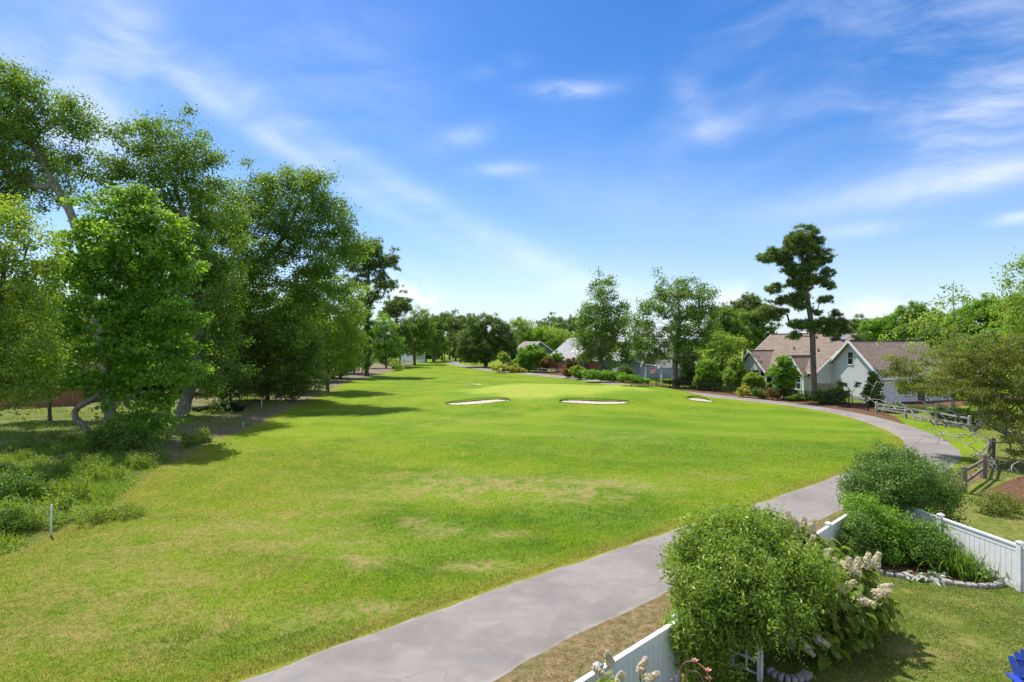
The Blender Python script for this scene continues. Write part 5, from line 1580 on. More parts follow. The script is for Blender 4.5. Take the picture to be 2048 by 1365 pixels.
T2 = frame_T((9.3, 119.0), (0.35, -0.937), (0.937, 0.35))
f_ = MB(T2); f_.box((-6, 0, 0.5), (3, 4, 0.62)); f_.build('deck_floor', 'red_deck', dk)
rl = MB(T2); rl.box((-6, -0.06, 1.45), (3, 0.0, 1.56)); rl.box((-6, -0.06, 0.66), (3, 0.0, 0.74))
for k in range(46): rl.box((-5.95 + k * 0.195, -0.05, 0.74), (-5.88 + k * 0.195, -0.01, 1.45))
rl.build('railing', 'red_deck', dk)
for k in range(4):
    p = MB(T2); p.box((-5.9 + k * 2.9, 0.01, 0), (-5.78 + k * 2.9, 0.13, 1.62)); p.build('post', 'red_deck', dk)
plain_house('house with mauve-brown roof and dark walls half hidden behind the wide round shrub', (-1.5, 150.0), (0.30, -0.954), (0.954, 0.30), 12.0, 10.0, 2.8, 6.4, 'siding_dark', 'roof_mauve', 's')
plain_house('white house glimpsed through the far trees at the fairway corner', (-37.5, 186.0), (0.9, -0.43), (0.43, 0.9), 6.5, 7.0, 2.8, 5.0, 'white_trim', 'roof_grey', 't')
plain_house('brown-roofed house glimpsed through the leaves behind the wooden fence', (-54.0, 62.0), (0.94, -0.34), (0.34, 0.94), 9.0, 11.0, 2.6, 5.0, 'siding_dark', 'roof_dull', 's')


def archway():
    R = thing('garden_arch', 'white arched gateway with low white walls at the far left of the fairway', 'gateway', (-34.5, 176.0, 0))
    m = MB(); n = 14
    for sx in (-1, 1): m.box((sx * 1.25 - 0.3, -0.3, 0), (sx * 1.25 + 0.3, 0.3, 1.6))
    pts = [(1.25 * math.cos(math.pi * k / n), 0, 1.6 + 1.25 * math.sin(math.pi * k / n)) for k in range(n + 1)]
    m.tube(pts, 0.30, 8)
    m.build('arch', 'white_trim', R)
    g = MB(); g.box((-6.5, -0.12, 0), (-1.6, 0.12, 0.8)); g.box((1.6, -0.12, 0), (8.5, 0.12, 0.8)); g.build('low_wall', 'white_trim', R)


archway()


# ------------------------------------------------------------------ fences
def rail_fence(name, label, pts, mat, hgt=1.1, rails=(0.45, 0.9), pw=0.16, rw=0.07, rd=0.13, seed=0, sag=0.02):
    rng = random.Random(seed)
    b = pts[0]; R = thing(name, label, 'fence', (b[0], b[1], h1(b[0], b[1])))
    z0 = h1(b[0], b[1]); tops = []
    for (x, y) in pts:
        z = h1(x, y) - z0
        p = MB(); lx, ly = x - b[0], y - b[1]
        hh = hgt * rng.uniform(0.95, 1.06); tx, ty = rng.uniform(-.03, .03), rng.uniform(-.03, .03)
        w = pw / 2
        v = [(lx - w, ly - w, z - 0.2), (lx + w, ly - w, z - 0.2), (lx + w, ly + w, z - 0.2), (lx - w, ly + w, z - 0.2)]
        v += [(a + tx, c + ty, z + hh) for (a, c, _) in v]
        v += [(lx + tx, ly + ty, z + hh + 0.05)]
        p.add(v, [(0, 1, 5, 4), (1, 2, 6, 5), (2, 3, 7, 6), (3, 0, 4, 7), (4, 5, 8), (5, 6, 8), (6, 7, 8), (7, 4, 8)])
        p.build('post', mat, R); tops.append((lx, ly, z))
    for i in range(len(pts) - 1):
        for rz in rails:
            a, c = Vector(tops[i]), Vector(tops[i + 1]); a.z += rz + rng.uniform(-.04, .04); c.z += rz + rng.uniform(-.04, .04)
            m = (a + c) / 2; m.z -= sag
            q = MB(); q.bar(a, m, rw, rd * rng.uniform(.85, 1.1)); q.bar(m, c, rw * 0.98, rd * 0.97); q.build('rail', mat, R)
    return R


rail_fence('split_rail_fence', 'dark weathered rail fence beside the rounded corner shrub and mulch bed', [(19.3, 24.6), (22.3, 27.2), (26.2, 31.4)], 'dark_rail', 1.15, seed=1, pw=0.2)
rail_fence('split_rail_fence', 'pale sun-bleached rail fence running along the path below the bare grey branches', [(32.9, 41.4), (33.1, 44.8), (33.0, 48.2), (32.7, 51.6)], 'grey_rail', 1.05, seed=2)
rail_fence('split_rail_fence', 'weathered three-bay rail fence ending beside the black iron fence', [(16.6, 96.5), (17.6, 92.2), (18.6, 88.0), (19.8, 83.6)], 'grey_rail', 1.1, seed=3)
rail_fence('split_rail_fence', 'rail fence in shadow in front of the pyramid-shaped tree', [(11.9, 108.5), (13.2, 105.2), (14.4, 101.9), (15.4, 99.0)], 'grey_rail', 1.1, seed=4)
rail_fence('split_rail_fence', 'long grey rail fence along the far path below the red deck', [(-1.5, 126.5), (1.0, 123.0), (3.5, 119.6), (6.0, 116.2), (8.4, 112.8), (10.6, 109.9)], 'grey_rail', 1.1, seed=5)
rail_fence('split_rail_fence', 'short grey rail fence in the shade beside the ivy-covered pine', [(-40.5, 109.5), (-36.5, 111.5), (-32.5, 113.0)], 'grey_rail', 1.0, seed=6)


def iron_fence():
    pts = [(20.6, 82.2), (21.9, 79.8), (23.2, 77.4), (24.4, 75.0), (25.6, 72.6), (26.8, 70.2), (27.9, 67.8), (29.0, 65.4), (30.0, 63.0), (31.0, 60.6), (32.0, 58.2), (32.7, 55.8), (33.1, 53.4)]
    b = pts[0]; R = thing('iron_fence', 'black iron picket fence along the white house garden and flower beds', 'fence', (b[0], b[1], 0))
    for i, (x, y) in enumerate(pts):
        p = MB(); p.box((x - b[0] - 0.04, y - b[1] - 0.04, h1(x, y) - 0.1), (x - b[0] + 0.04, y - b[1] + 0.04, h1(x, y) + 1.32)); p.build('post', 'iron_black', R)
    for i in range(len(pts) - 1):
        (x0, y0), (x1, y1) = pts[i], pts[i + 1]
        z0, z1 = h1(x0, y0), h1(x1, y1)
        m = MB(); A = Vector((x0 - b[0], y0 - b[1], z0)); B = Vector((x1 - b[0], y1 - b[1], z1)); d = (B - A); n = 20
        for zz in (0.12, 1.0, 1.16): m.bar(A + d * 0.02 + Vector((0, 0, zz)), A + d * 0.98 + Vector((0, 0, zz)), 0.03, 0.035)
        for k in range(1, n):
            q = A + d * (k / n)
            m.box((q.x - 0.009, q.y - 0.009, q.z + 0.02), (q.x + 0.009, q.y + 0.009, q.z + 1.24))
        m.build('picket_panel', 'iron_black', R)


iron_fence()


def board_fence(label, a, b, hgt, mat, cols=None):
    R = thing('board_fence', label, 'fence', (a[0], a[1], 0)); rng = random.Random(3)
    A = Vector((0, 0, 0)); B = Vector((b[0] - a[0], b[1] - a[1], 0)); L = B.length; d = B / L
    nb = int(L / 0.15); m = MB()
    for k in range(nb):
        p = A + d * (k * L / nb + 0.004); q = A + d * ((k + 1) * L / nb - 0.006)
        hh = hgt + rng.uniform(-0.03, 0.03)
        m.bar(p + Vector((0, 0, hh / 2)), q + Vector((0, 0, hh / 2)), 0.022, hh)
    m.build('board_panel', mat, R)
    n = max(2, int(L / 2.4) + 1); s = Vector((-d.y, d.x, 0)) * 0.08
    for k in range(n):
        p = A + d * (L * k / (n - 1)) + s
        q = MB(); q.box((p.x - 0.05, p.y - 0.05, 0), (p.x + 0.05, p.y + 0.05, hgt - 0.05)); q.build('post', mat, R)
    for zz in (0.4, hgt - 0.35):
        q = MB(); q.bar(A + s * 0.55 + Vector((0, 0, zz)), B + s * 0.55 + Vector((0, 0, zz)), 0.04, 0.09); q.build('rail', mat, R)


board_fence('short grey-brown privacy fence screening the corner beside the lone pine', (34.6, 65.6), (37.2, 64.6), 1.7, 'weathered_board')
board_fence('brown wooden board fence in the shade at the back of the weedy rough', (-62.0, 53.5), (-42.5, 57.0), 1.8, 'brown_board')


def vinyl_fence(label, origin, d, n_panels, start, hgt=1.2, pl_=2.4):
    d = Vector((d[0], d[1], 0)); s = Vector((-d.y, d.x, 0))
    O = Vector((origin[0], origin[1], 0)) + d * start
    R = thing('vinyl_fence', label, 'fence', tuple(O))
    up = Vector((0, 0, 1))
    for k in range(n_panels + 1):
        p = d * (k * pl_)
        po = MB(); po.bar(p, p + up * (hgt + 0.06), 0.127, 0.127, d); po = po.build('post', 'white_vinyl', R)
        c = MB(); a = p + up * (hgt + 0.062)
        c.bar(a, a + up * 0.025, 0.155, 0.155, d)
        z = hgt + 0.0875; w = 0.07
        q = [p + d * i * w + s * j * w + up * z for (i, j) in ((-1, -1), (1, -1), (1, 1), (-1, 1))] + [p + up * (z + 0.045)]
        c.add(q, [(0, 1, 4), (1, 2, 4), (2, 3, 4), (3, 0, 4)])
        c.build('cap', 'white_vinyl', po)
    for k in range(n_panels):
        a = d * (k * pl_ + 0.064); b = d * ((k + 1) * pl_ - 0.064)
        t = MB(); t.bar(a + up * (hgt - 0.025), b + up * (hgt - 0.025), 0.09, 0.05); t.bar(a + up * (hgt - 0.115), b + up * (hgt - 0.115), 0.05, 0.13); t.build('top_rail', 'white_vinyl', R)
        t = MB(); t.bar(a + up * 0.10, b + up * 0.10, 0.05, 0.14); t.build('bottom_rail', 'white_vinyl', R)
        m = MB(); L = (b - a).length; n = 15
        for q in range(n):
            e = a + (b - a) * (q / n) + d * 0.007; f = a + (b - a) * ((q + 1) / n) - d * 0.007
            m.bar(e + up * (hgt / 2 - 0.005), f + up * (hgt / 2 - 0.005), 0.034, hgt - 0.35)
        for zz in (0.36, hgt - 0.30): m.bar(a + up * zz, b + up * zz, 0.012, 0.05)
        m.build('board_panel', 'white_vinyl', R)


vinyl_fence('white vinyl fence along the cart path, broken by the vine-covered arbor', FA, FD, 1, -2.4)
vinyl_fence('white vinyl fence panel between the front hydrangea and the vine-covered arbor', FA, FD, 1, 0.0)
vinyl_fence('white vinyl fence running from behind the oakleaf hydrangea up to the garden corner', FA, FD, 4, 5.75)
vinyl_fence('white vinyl side fence of the yard beside the neighbouring lawn', CORNER, RD, 5, 0.12)

# ------------------------------------------------------------------ foreground plants
def leaf_part(name, parent, base, C, size, tint, mat, outv=None, aspect=0.5, up=0.6, rng=RNG, droop=0.25, out_w=0.5, outline=None, ang=None):
    if outline is None:
        V, f, s, t = rhomb_leaves(C - base, size, tint, outv, aspect, up, rng, droop, out_w, ang)
    else:
        V, f, s, t = lobed_leaves(C - base, size, tint, outline, outv, up, rng, droop)
    return link(name, np_mesh(name, V, f, s, mat, {'tint': ('FACE', t)}), parent)


OAKLEAF = [(0, 0), (0.18, 0.16), (0.12, 0.42), (0.30, 0.30), (0.38, 0.20), (0.46, 0.46), (0.62, 0.26), (0.70, 0.34), (1.0, 0.0), (0.70, -0.34), (0.62, -0.26), (0.46, -0.46), (0.38, -0.20), (0.30, -0.30), (0.12, -0.42), (0.18, -0.16)]


def trailing(rng, start, direction, L, n=14, sag=1.2, curl=0.3):
    p = np.array(start, float); d = unit(np.array(direction, float)); pts = [p.copy()]
    for i in range(n):
        d = unit(d + rng.normal(size=3) * curl * 0.4 + np.array([0, 0, -sag / n]))
        p = p + d * L / n; pts.append(p.copy())
    return pts


def vine_arbor():
    rng = np.random.default_rng(60)
    base = fpt(4.4, 0.45)
    # the arbor itself: four posts, lattice sides, arched top
    A = thing('garden_arbor', 'white lattice arbor almost swallowed by the climbing vine, one side panel showing', 'arbor', tuple(base))
    s0, s1, o0, o1 = 3.62, 5.20, -0.05, 1.05
    for s in (s0, s1):
        for o in (o0, o1):
            p = fpt(s, o) - base; m = MB(); m.bar(p, p + np.array([0, 0, 1.75]), 0.085, 0.085, (FD[0], FD[1], 0)); m.build('post', 'white_vinyl', A)
        m = MB()
        for k in range(7):
            z = 0.12 + k * 0.25; a = fpt(s, o0, z) - base; b = fpt(s, o1, z) - base
            m.bar(a, b, 0.020, 0.038)
        for k in range(1, 4):
            o = o0 + (o1 - o0) * k / 4; a = fpt(s + 0.022, o, 0.1) - base; b = fpt(s + 0.022, o, 1.66) - base
            m.bar(a, b, 0.038, 0.020, (FD[0], FD[1], 0))
        m.build('lattice_panel', 'white_vinyl', A)
    for o in (o0, o1):
        m = MB(); pts = [fpt((s0 + s1) / 2 + (s1 - s0) / 2 * math.cos(math.pi * k / 12), o, 1.75 + 0.42 * math.sin(math.pi * k / 12)) - base for k in range(13)]
        m.tube(pts, 0.05, 6); m.build('arch_rail', 'white_vinyl', A)
    # vine
    R = thing('climbing_vine', 'huge rounded mound of fine-leaved climbing vine covering the arbor at the fence', 'vine', tuple(base))
    c = lambda s, o, z, a, b, e: (fpt(s, o, z), (a, b, e))
    lob = [c(4.2, 0.25, 2.1, 1.25, 1.05, 0.72), c(5.0, 0.2, 2.05, 1.0, 1.0, 0.66), c(3.3, 0.35, 1.85, 0.90, 0.80, 0.66), c(4.6, 0.8, 1.75, 1.2, 0.85, 0.7), c(5.75, 0.1, 1.5, 0.62, 0.7, 0.55),
           c(3.4, 0.55, 1.15, 0.66, 0.6, 0.62), c(4.0, 1.0, 1.05, 0.7, 0.5, 0.75), c(3.3, 0.4, 0.5, 0.5, 0.45, 0.5), c(3.9, 0.75, 0.45, 0.55, 0.4, 0.5), c(4.9, -0.4, 1.1, 0.9, 0.5, 0.9), c(5.4, 0.45, 1.2, 0.7, 0.65, 0.8), c(5.35, 1.0, 1.45, 0.7, 0.5, 0.45), c(4.9, 0.3, 2.55, 0.8, 0.7, 0.3), c(3.35, 0.95, 1.5, 0.7, 0.55, 0.7), c(3.7, 1.25, 1.25, 0.65, 0.45, 0.6), c(4.4, 1.2, 1.5, 0.9, 0.5, 0.6), c(2.75, 0.35, 1.2, 0.5, 0.45, 0.75), c(2.7, 0.3, 0.5, 0.4, 0.4, 0.5), c(3.1, 0.9, 0.7, 0.5, 0.4, 0.6), c(4.3, 0.6, 0.6, 0.6, 0.35, 0.6), c(5.2, 1.25, 1.6, 0.7, 0.45, 0.55), c(2.5, 0.2, 1.0, 0.42, 0.4, 0.62), c(4.2, 0.2, 2.5, 0.7, 0.6, 0.35), c(2.35, 0.12, 1.15, 0.36, 0.36, 0.4)]
    P, O = lobe_points(lob, 0.20, rng, 0.8, 0.06, 9, 1.2)
    q_ = P[:, :2] - FA; ps = q_ @ FD; po = q_ @ FN
    k = (P[:, 2] > 0.05) & ~((P[:, 2] < 0.88) & (po > 0.45) & (ps > 2.85)); P, O = P[k], O[k]
    tr = [fpt(3.7, 0.5, -0.1), fpt(3.75, 0.45, 0.9), fpt(3.9, 0.4, 1.7), fpt(4.4, 0.3, 2.1)]
    arr, par, r = skeleton(tr, 0.045, P[::3], seg=0.22, rng=rng, rise=0.3, tip=0.003, expo=0.42)
    tm = tubes_mesh(arr - base, par, r, 5)
    link('stem', np_mesh('stem', tm[0], tm[1], tm[2], 'bark_brown', None, True), R)
    per = 34; n = len(P); cl = np.repeat(np.arange(n), per)
    off = rng.normal(size=(n * per, 3)) * 0.085
    C = P[cl] + off
    tint = np.clip(0.45 + rng.normal(size=n)[cl] * 0.16 + rng.normal(size=n * per) * 0.22, 0, 1)
    leaf_part('foliage', R, base, C, rng.uniform(0.055, 0.125, n * per), tint, 'leaf_vine', unit(O[cl] + off * 4), 0.40, 0.5, rng, 0.35, 0.8)
    # long free shoots, arching up on top and hanging at the front
    shoots = MB(); LC = []; LT = []; LA = []
    top = P[P[:, 2] > 1.9]; side = P[(P[:, 2] > 0.9) & (P[:, 2] < 2.0)]
    for i in range(210):
        if i < 110: q = top[rng.integers(len(top))]; d = rng.normal(size=3) * 0.6 + np.array([-0.1, 0, 1.0]); L = rng.uniform(0.25, 0.75); sag = 1.6
        else: q = side[rng.integers(len(side))]; o = unit(q - fpt(4.5, 0.3, 1.6)); d = o + rng.normal(size=3) * 0.4; L = rng.uniform(0.4, 1.0); sag = 3.0
        pts = trailing(rng, q, d, L, 12, sag, 0.5)
        shoots.tube([Vector(p - base) for p in pts], [0.0045 * (1 - 0.6 * j / 12) for j in range(13)], 4, False)
        for j in range(2, 13):
            a = unit(pts[j] - pts[j - 1]); sd = unit(np.cross(a, rng.normal(size=3)))
            for sg in (-1, 1):
                dirv = unit(a * 0.6 + sd * sg); l = 0.085 * rng.uniform(0.6, 1.1) * (1 - 0.3 * j / 13)
                LC.append(pts[j] + dirv * l * 0.5); LA.append(dirv); LT.append(l)
    sh = shoots.build('sprays', 'bark_brown', R, True)
    n = len(LC)
    leaf_part('shoot_leaves', sh, base, np.array(LC), np.array(LT), np.clip(rng.normal(0.8, 0.15, n), 0, 1), 'leaf_vine', None, 0.36, 0.6, rng, 0.3, 0.5, ang=np.array(LA) * 3)


vine_arbor()


def flower_cone(rng, L, r0, n=170):
    """a panicle: papery florets packed round a cone, open and ragged"""
    u = rng.uniform(0, 1, n) ** 0.85
    a = rng.uniform(0, 2 * math.pi, n)
    r = r0 * (1 - 0.72 * u) * rng.uniform(0.65, 1.05, n) * (0.5 + 0.5 * np.minimum(1, u / 0.12))
    C = np.c_[r * np.cos(a), r * np.sin(a), u * L]
    out = unit(np.c_[np.cos(a), np.sin(a), 0.35 + 0 * a])
    return C, out


def hydrangea(name, label, base, lobes, flowers, seed, nleaf=420, leaf=0.22, stems=14):
    rng = np.random.default_rng(seed)
    base = np.asarray(base, float)
    R = thing(name, label, 'shrub', tuple(base))
    P, O = lobe_points(lobes, 0.20, rng, 0.75, 0.0, seed)
    k = P[:, 2] > 0.12; P, O = P[k], O[k]
    arr, par, r = skeleton([base + np.array([0, 0, -0.1]), base + np.array([0.02, 0, 0.35]), base + np.array([0.05, 0.02, 0.7])], 0.05, np.vstack([P[::4], np.array([f[0] for f in flowers])]), seg=0.2, rng=rng, rise=0.1, tip=0.005, expo=0.4)
    tm = tubes_mesh(arr - base, par, r, 5)
    link('stem', np_mesh('stem', tm[0], tm[1], tm[2], 'bark_brown', None, True), R)
    idx = rng.integers(0, len(P), nleaf)
    C = P[idx] + rng.normal(size=(nleaf, 3)) * 0.07
    leaf_part('foliage', R, base, C, leaf * rng.uniform(0.65, 1.25, nleaf), np.clip(rng.normal(0.5, 0.26, nleaf), 0, 1), 'leaf_hydrangea', O[idx], 0.5, 0.85, rng, 0.45, outline=OAKLEAF)
    for (p, d, L) in flowers:
        L *= 1.35
        C, o = flower_cone(rng, L, L * 0.36, 230)
        V, f, s, t = rhomb_leaves(C, rng.uniform(0.038, 0.066, len(C)), np.clip(rng.normal(0.74, 0.24, len(C)), 0, 1), o, 0.85, 0.1, rng, 0.1, 1.4)
        fo = link('flower', np_mesh('flower', V, f, s, 'petal_cream', {'tint': ('FACE', t)}), R)
        fo.location = Vector(np.asarray(p) - base)
        fo.rotation_euler = Vector(d).to_track_quat('Z', 'Y').to_euler()


def flw(px, py, Y, d, L=0.28):
    return (W(px, py, Y - (0.42 if Y > 11 else 0)), d, L)


U = (0, 0, 1)
hydrangea('oakleaf_hydrangea', 'large oakleaf hydrangea with drooping cream flower cones leaning out from the vine mound', (6.75, 12.75, 0),
          [((7.0, 13.35, 1.35), (0.65, 0.65, 0.62)), ((7.35, 12.9, 0.95), (0.85, 0.7, 0.5)), ((6.55, 13.4, 1.55), (0.5, 0.5, 0.5)), ((7.0, 12.2, 0.75), (0.7, 0.6, 0.5)), ((7.7, 12.8, 0.85), (0.5, 0.5, 0.32)), ((6.5, 12.2, 0.9), (0.55, 0.5, 0.6)), ((6.4, 11.8, 0.5), (0.5, 0.4, 0.35)), ((7.35, 13.0, 1.15), (0.75, 0.6, 0.42)), ((7.75, 12.55, 0.75), (0.55, 0.5, 0.4)), ((6.8, 13.7, 1.75), (0.45, 0.45, 0.35))],
          [flw(1578, 1052, 13.9, (-0.1, 0, 1)), flw(1590, 1062, 13.9, (0.0, 0, 1), .24), flw(1607, 1062, 13.9, (0.05, 0, 1), .25), flw(1622, 1070, 13.7, (0.1, 0, 1), .28), flw(1620, 1096, 13.5, (0.2, -0.2, 1), .24), flw(1592, 1086, 13.6, (-0.2, -0.2, 1), .22), flw(1636, 1112, 13.3, (0.8, -0.2, 0.5), .24), flw(1600, 1120, 13.2, (0.2, -.6, 0.7), .22), flw(1608, 1140, 13.0, (-.1, -.6, .6), .2),
           flw(1668, 1150, 12.9, (0.0, -0.1, 1), .28), flw(1693, 1150, 12.9, (0.1, -0.1, 1), .30), flw(1712, 1150, 12.9, (0.2, 0.1, 1), .28), flw(1730, 1138, 13.0, (0.25, 0, 1), .27), flw(1749, 1136, 13.0, (0.3, 0, 1), .26), flw(1652, 1166, 12.7, (-0.3, -0.3, 0.8), .25), flw(1648, 1150, 12.9, (-.2, -.1, 1), .22), flw(1684, 1180, 12.4, (0.4, -0.4, 0.6), .26), flw(1640, 1186, 12.4, (0, -.4, .8), .22), flw(1715, 1200, 12.2, (0.5, -0.7, 0.1), .24),
           flw(1745, 1190, 12.4, (0.9, -0.2, 0.3), .26), flw(1760, 1180, 12.5, (0.9, 0.1, 0.3), .22), flw(1612, 1200, 12.1, (-0.1, -0.7, 0.4), .22), flw(1588, 1200, 12.0, (-.3, -.6, .3), .18), flw(1630, 1276, 11.6, (0.7, -0.5, -0.3), .20), flw(1606, 1290, 11.4, (0.5, -0.5, -0.5), .18)], 70, 1700, 0.23)
hydrangea('oakleaf_hydrangea', 'small oakleaf hydrangea with browning flowers in front of the nearest fence post', (1.75, 8.55, 0),
          [((1.75, 8.65, 1.05), (0.36, 0.3, 0.42)), ((2.0, 8.5, 0.7), (0.5, 0.4, 0.4)), ((1.5, 8.45, 0.7), (0.4, 0.35, 0.4)), ((2.2, 8.7, 0.95), (0.25, 0.25, 0.3))],
          [flw(1222, 1330, 8.6, (-0.3, -0.1, 1), .17), flw(1280, 1345, 8.7, (0.4, 0, 0.9), .18), flw(1290, 1362, 8.6, (0.8, -.2, .6), .18), flw(1205, 1350, 8.5, (-.6, -.2, .6), .15), flw(1240, 1362, 8.3, (0, -0.5, 0.8), .16)], 71, 420, 0.18)


def corner_shrub():
    """multi-stemmed round shrub in the fence corner"""
    base = np.array([12.75, 19.1, 0.0])
    rng = np.random.default_rng(72)
    R = thing('viburnum_shrub', 'big round-topped shrub with many bare lower stems in the white fence corner', 'shrub', tuple(base))
    lob = [(base + np.array(q), r) for q, r in [((0, 0, 2.15), (1.25, 1.1, 0.72)), ((-1.0, -0.2, 1.75), (0.85, 0.8, 0.62)), ((1.05, 0.1, 1.85), (0.9, 0.85, 0.62)), ((0.2, 0.6, 2.3), (0.9, 0.7, 0.6)), ((-0.3, -0.6, 1.75), (0.9, 0.6, 0.6)), ((0.9, -0.5, 1.5), (0.75, 0.6, 0.5)), ((-1.5, -0.1, 1.3), (0.4, 0.4, 0.4)), ((0, 0, 1.7), (1.5, 1.2, 0.7)), ((1.6, .2, 1.3), (.45, .5, .4))]]
    P, O = lobe_points(lob, 0.26, rng, 0.75, 0.10, 3, 0.9)
    k = P[:, 2] > 0.6; P, O = P[k], O[k]
    part = None
    ang = np.arctan2(P[:, 1] - base[1], P[:, 0] - base[0]); ns = 6
    for i in range(ns):
        sel = P[((ang + math.pi) / (2 * math.pi) * ns).astype(int) % ns == i]
        if len(sel) < 4: continue
        a = -math.pi + (i + 0.5) * 2 * math.pi / ns
        d = np.array([math.cos(a), math.sin(a), 0])
        tr = [base + d * 0.12 + np.array([0, 0, -0.1]), base + d * 0.28 + np.array([0, 0, 0.6]), base + d * 0.55 + np.array([0, 0, 1.3])]
        arr, par, r = skeleton(tr, 0.034, sel, seg=0.28, rng=rng, rise=0.2, tip=0.004, expo=0.42)
        tm = tubes_mesh(arr - base, par, r, 6)
        link('stem', np_mesh('stem', tm[0], tm[1], tm[2], 'bark_dead', None, True), R)
    per = 58; n = len(P); cl = np.repeat(np.arange(n), per); off = rng.normal(size=(n * per, 3)) * 0.11
    leaf_part('foliage', R, base, P[cl] + off, rng.uniform(0.05, 0.10, n * per), np.clip(0.5 + rng.normal(size=n)[cl] * 0.18 + rng.normal(size=n * per) * 0.2, 0, 1), 'leaf_shrub', unit(O[cl] + off * 3), 0.5, 0.7, rng, 0.25, 0.8)
    sh = MB(); 
    for i in range(26):
        q = P[rng.integers(n)]
        if q[2] < 1.9 and i % 2: continue
        d = unit(q - base - np.array([0, 0, 1.4])) + rng.normal(size=3) * 0.3 + np.array([0, 0, 0.4])
        sh.tube([Vector(p - base) for p in trailing(rng, q, d, rng.uniform(0.3, 0.8), 8, 0.3, 0.3)], [0.004] * 9, 4, False)
    sh.build('sprays', 'bark_brown', R)


corner_shrub()


def bed_shrub(name, label, base, lobes, mat, seed, leaf=(0.05, 0.10), aspect=0.5, per=38, sp=0.2, cat='shrub', sig=0.085, up=0.7):
    base = np.asarray(base, float); rng = np.random.default_rng(seed)
    R = thing(name, label, cat, tuple(base))
    P, O = lobe_points([(base + np.array(q), r) for q, r in lobes], sp, rng, 0.75, 0.05, seed, 1.0)
    k = P[:, 2] > 0.05; P, O = P[k], O[k]
    arr, par, r = skeleton([base + np.array([0, 0, -0.1]), base + np.array([0, 0, 0.25]), base + np.array([0.03, 0, 0.5])], 0.03, P[::3], seg=0.2, rng=rng, rise=0.1, tip=0.004, expo=0.4)
    tm = tubes_mesh(arr - base, par, r, 5)
    link('stem', np_mesh('stem', tm[0], tm[1], tm[2], 'bark_brown', None, True), R)
    n = len(P); cl = np.repeat(np.arange(n), per); off = rng.normal(size=(n * per, 3)) * sig
    leaf_part('foliage', R, base, P[cl] + off, rng.uniform(*leaf, n * per), np.clip(0.5 + rng.normal(size=n)[cl] * 0.18 + rng.normal(size=n * per) * 0.2, 0, 1), mat, unit(O[cl] + off * 3), aspect, up, rng, 0.3, 0.8)
    return R


bed_shrub('camellia_shrub', 'leafy shrub growing against the white fence just past the hydrangea', (10.1, 16.7, 0), [((0, 0, 0.7), (0.55, 0.5, 0.7)), ((-0.25, -0.15, 0.45), (0.4, 0.35, 0.45)), ((0.3, 0.3, 0.95), (0.4, 0.4, 0.4))], 'leaf_shrub', 73)
bed_shrub('butterfly_bush', 'taller bright green bush under the round-topped corner shrub', (11.05, 17.25, 0), [((0, 0, 0.95), (0.75, 0.6, 0.65)), ((-0.4, 0.3, 1.35), (0.55, 0.5, 0.45)), ((0.5, 0.0, 0.6), (0.6, 0.5, 0.55)), ((0.1, -0.5, 0.45), (0.6, 0.4, 0.42))], 'leaf_gum', 74, (0.06, 0.12), 0.42)
bed_shrub('bushy_perennial', 'mounded leafy perennial between the bright bush and the side fence', (12.1, 16.65, 0), [((0, 0, 0.6), (0.65, 0.55, 0.5)), ((-0.3, -0.3, 0.4), (0.5, 0.4, 0.4)), ((0.25, 0.35, 0.75), (0.45, 0.45, 0.4))], 'leaf_shrub', 75, (0.06, 0.11), 0.45)
bed_shrub('sprouting_bush', 'low loose bush leaning through the fence beside the round-topped corner shrub', (14.3, 19.0, 0), [((0, 0, 0.45), (0.55, 0.5, 0.4)), ((0.4, 0.5, 0.35), (0.4, 0.4, 0.3))], 'leaf_olive', 76, (0.05, 0.09), 0.5, 26)
bed_shrub('sprouting_bush', 'yellow-green loose bush on the neighbouring lawn by the mulch bed', (18.3, 21.6, 0), [((0, 0, 0.4), (0.8, 0.6, 0.38)), ((0.6, 0.2, 0.3), (0.5, 0.4, 0.28))], 'leaf_olive', 77, (0.06, 0.10), 0.5, 24)
bed_shrub('seedling_bush', 'tiny seedling bush standing in the reddish mulch bed', (23.2, 24.6, 0), [((0, 0, 0.35), (0.3, 0.3, 0.3))], 'leaf_shrub', 78, (0.06, 0.10), 0.5, 18)
bed_shrub('creeping_plant', 'low heart-leaved ground plant at the stone edge against the side fence', (12.75, 15.65, 0), [((0, 0, 0.12), (0.42, 0.35, 0.16)), ((-0.3, 0.1, 0.1), (0.3, 0.25, 0.12))], 'leaf_shrub', 79, (0.07, 0.12), 0.85, 10)


def strap_plant():
    base = np.array([12.35, 16.05, 0.0]); rng = np.random.default_rng(80)
    R = thing('daylily_clump', 'clump of long arching strap leaves spilling in front of the side fence', 'plant', tuple(base))
    V = []; Fc = []; tt = []; S = []
    for i in range(420):
        a = rng.uniform(0, 2 * math.pi); d = np.array([math.cos(a), math.sin(a), 0]); L = rng.uniform(0.5, 1.0)
        o = np.array([rng.normal() * 0.26, rng.normal() * 0.22, 0]); side = np.array([-d[1], d[0], 0]); w = rng.uniform(0.010, 0.018); lean = rng.uniform(0.15, 0.9)
        b = len(V)
        for k in range(6):
            t = k / 5; p = o + d * lean * L * t ** 1.6 + np.array([0, 0, L * (t - 0.45 * lean * t ** 2.4)])
            ww = w * (1 - t ** 3) + 0.001
            V.append(p - side * ww); V.append(p + side * ww)
        for k in range(5):
            Fc += [b + 2 * k, b + 2 * k + 1, b + 2 * k + 3, b + 2 * k + 2]; S.append(4); tt.append(0)
        for k in range(5): tt[-1 - k] = min(1, max(0, rng.normal(0.5, 0.22)))
    link('foliage', np_mesh('foliage', np.array(V), Fc, S, 'leaf_shrub', {'tint': ('FACE', tt)}), R)


strap_plant()


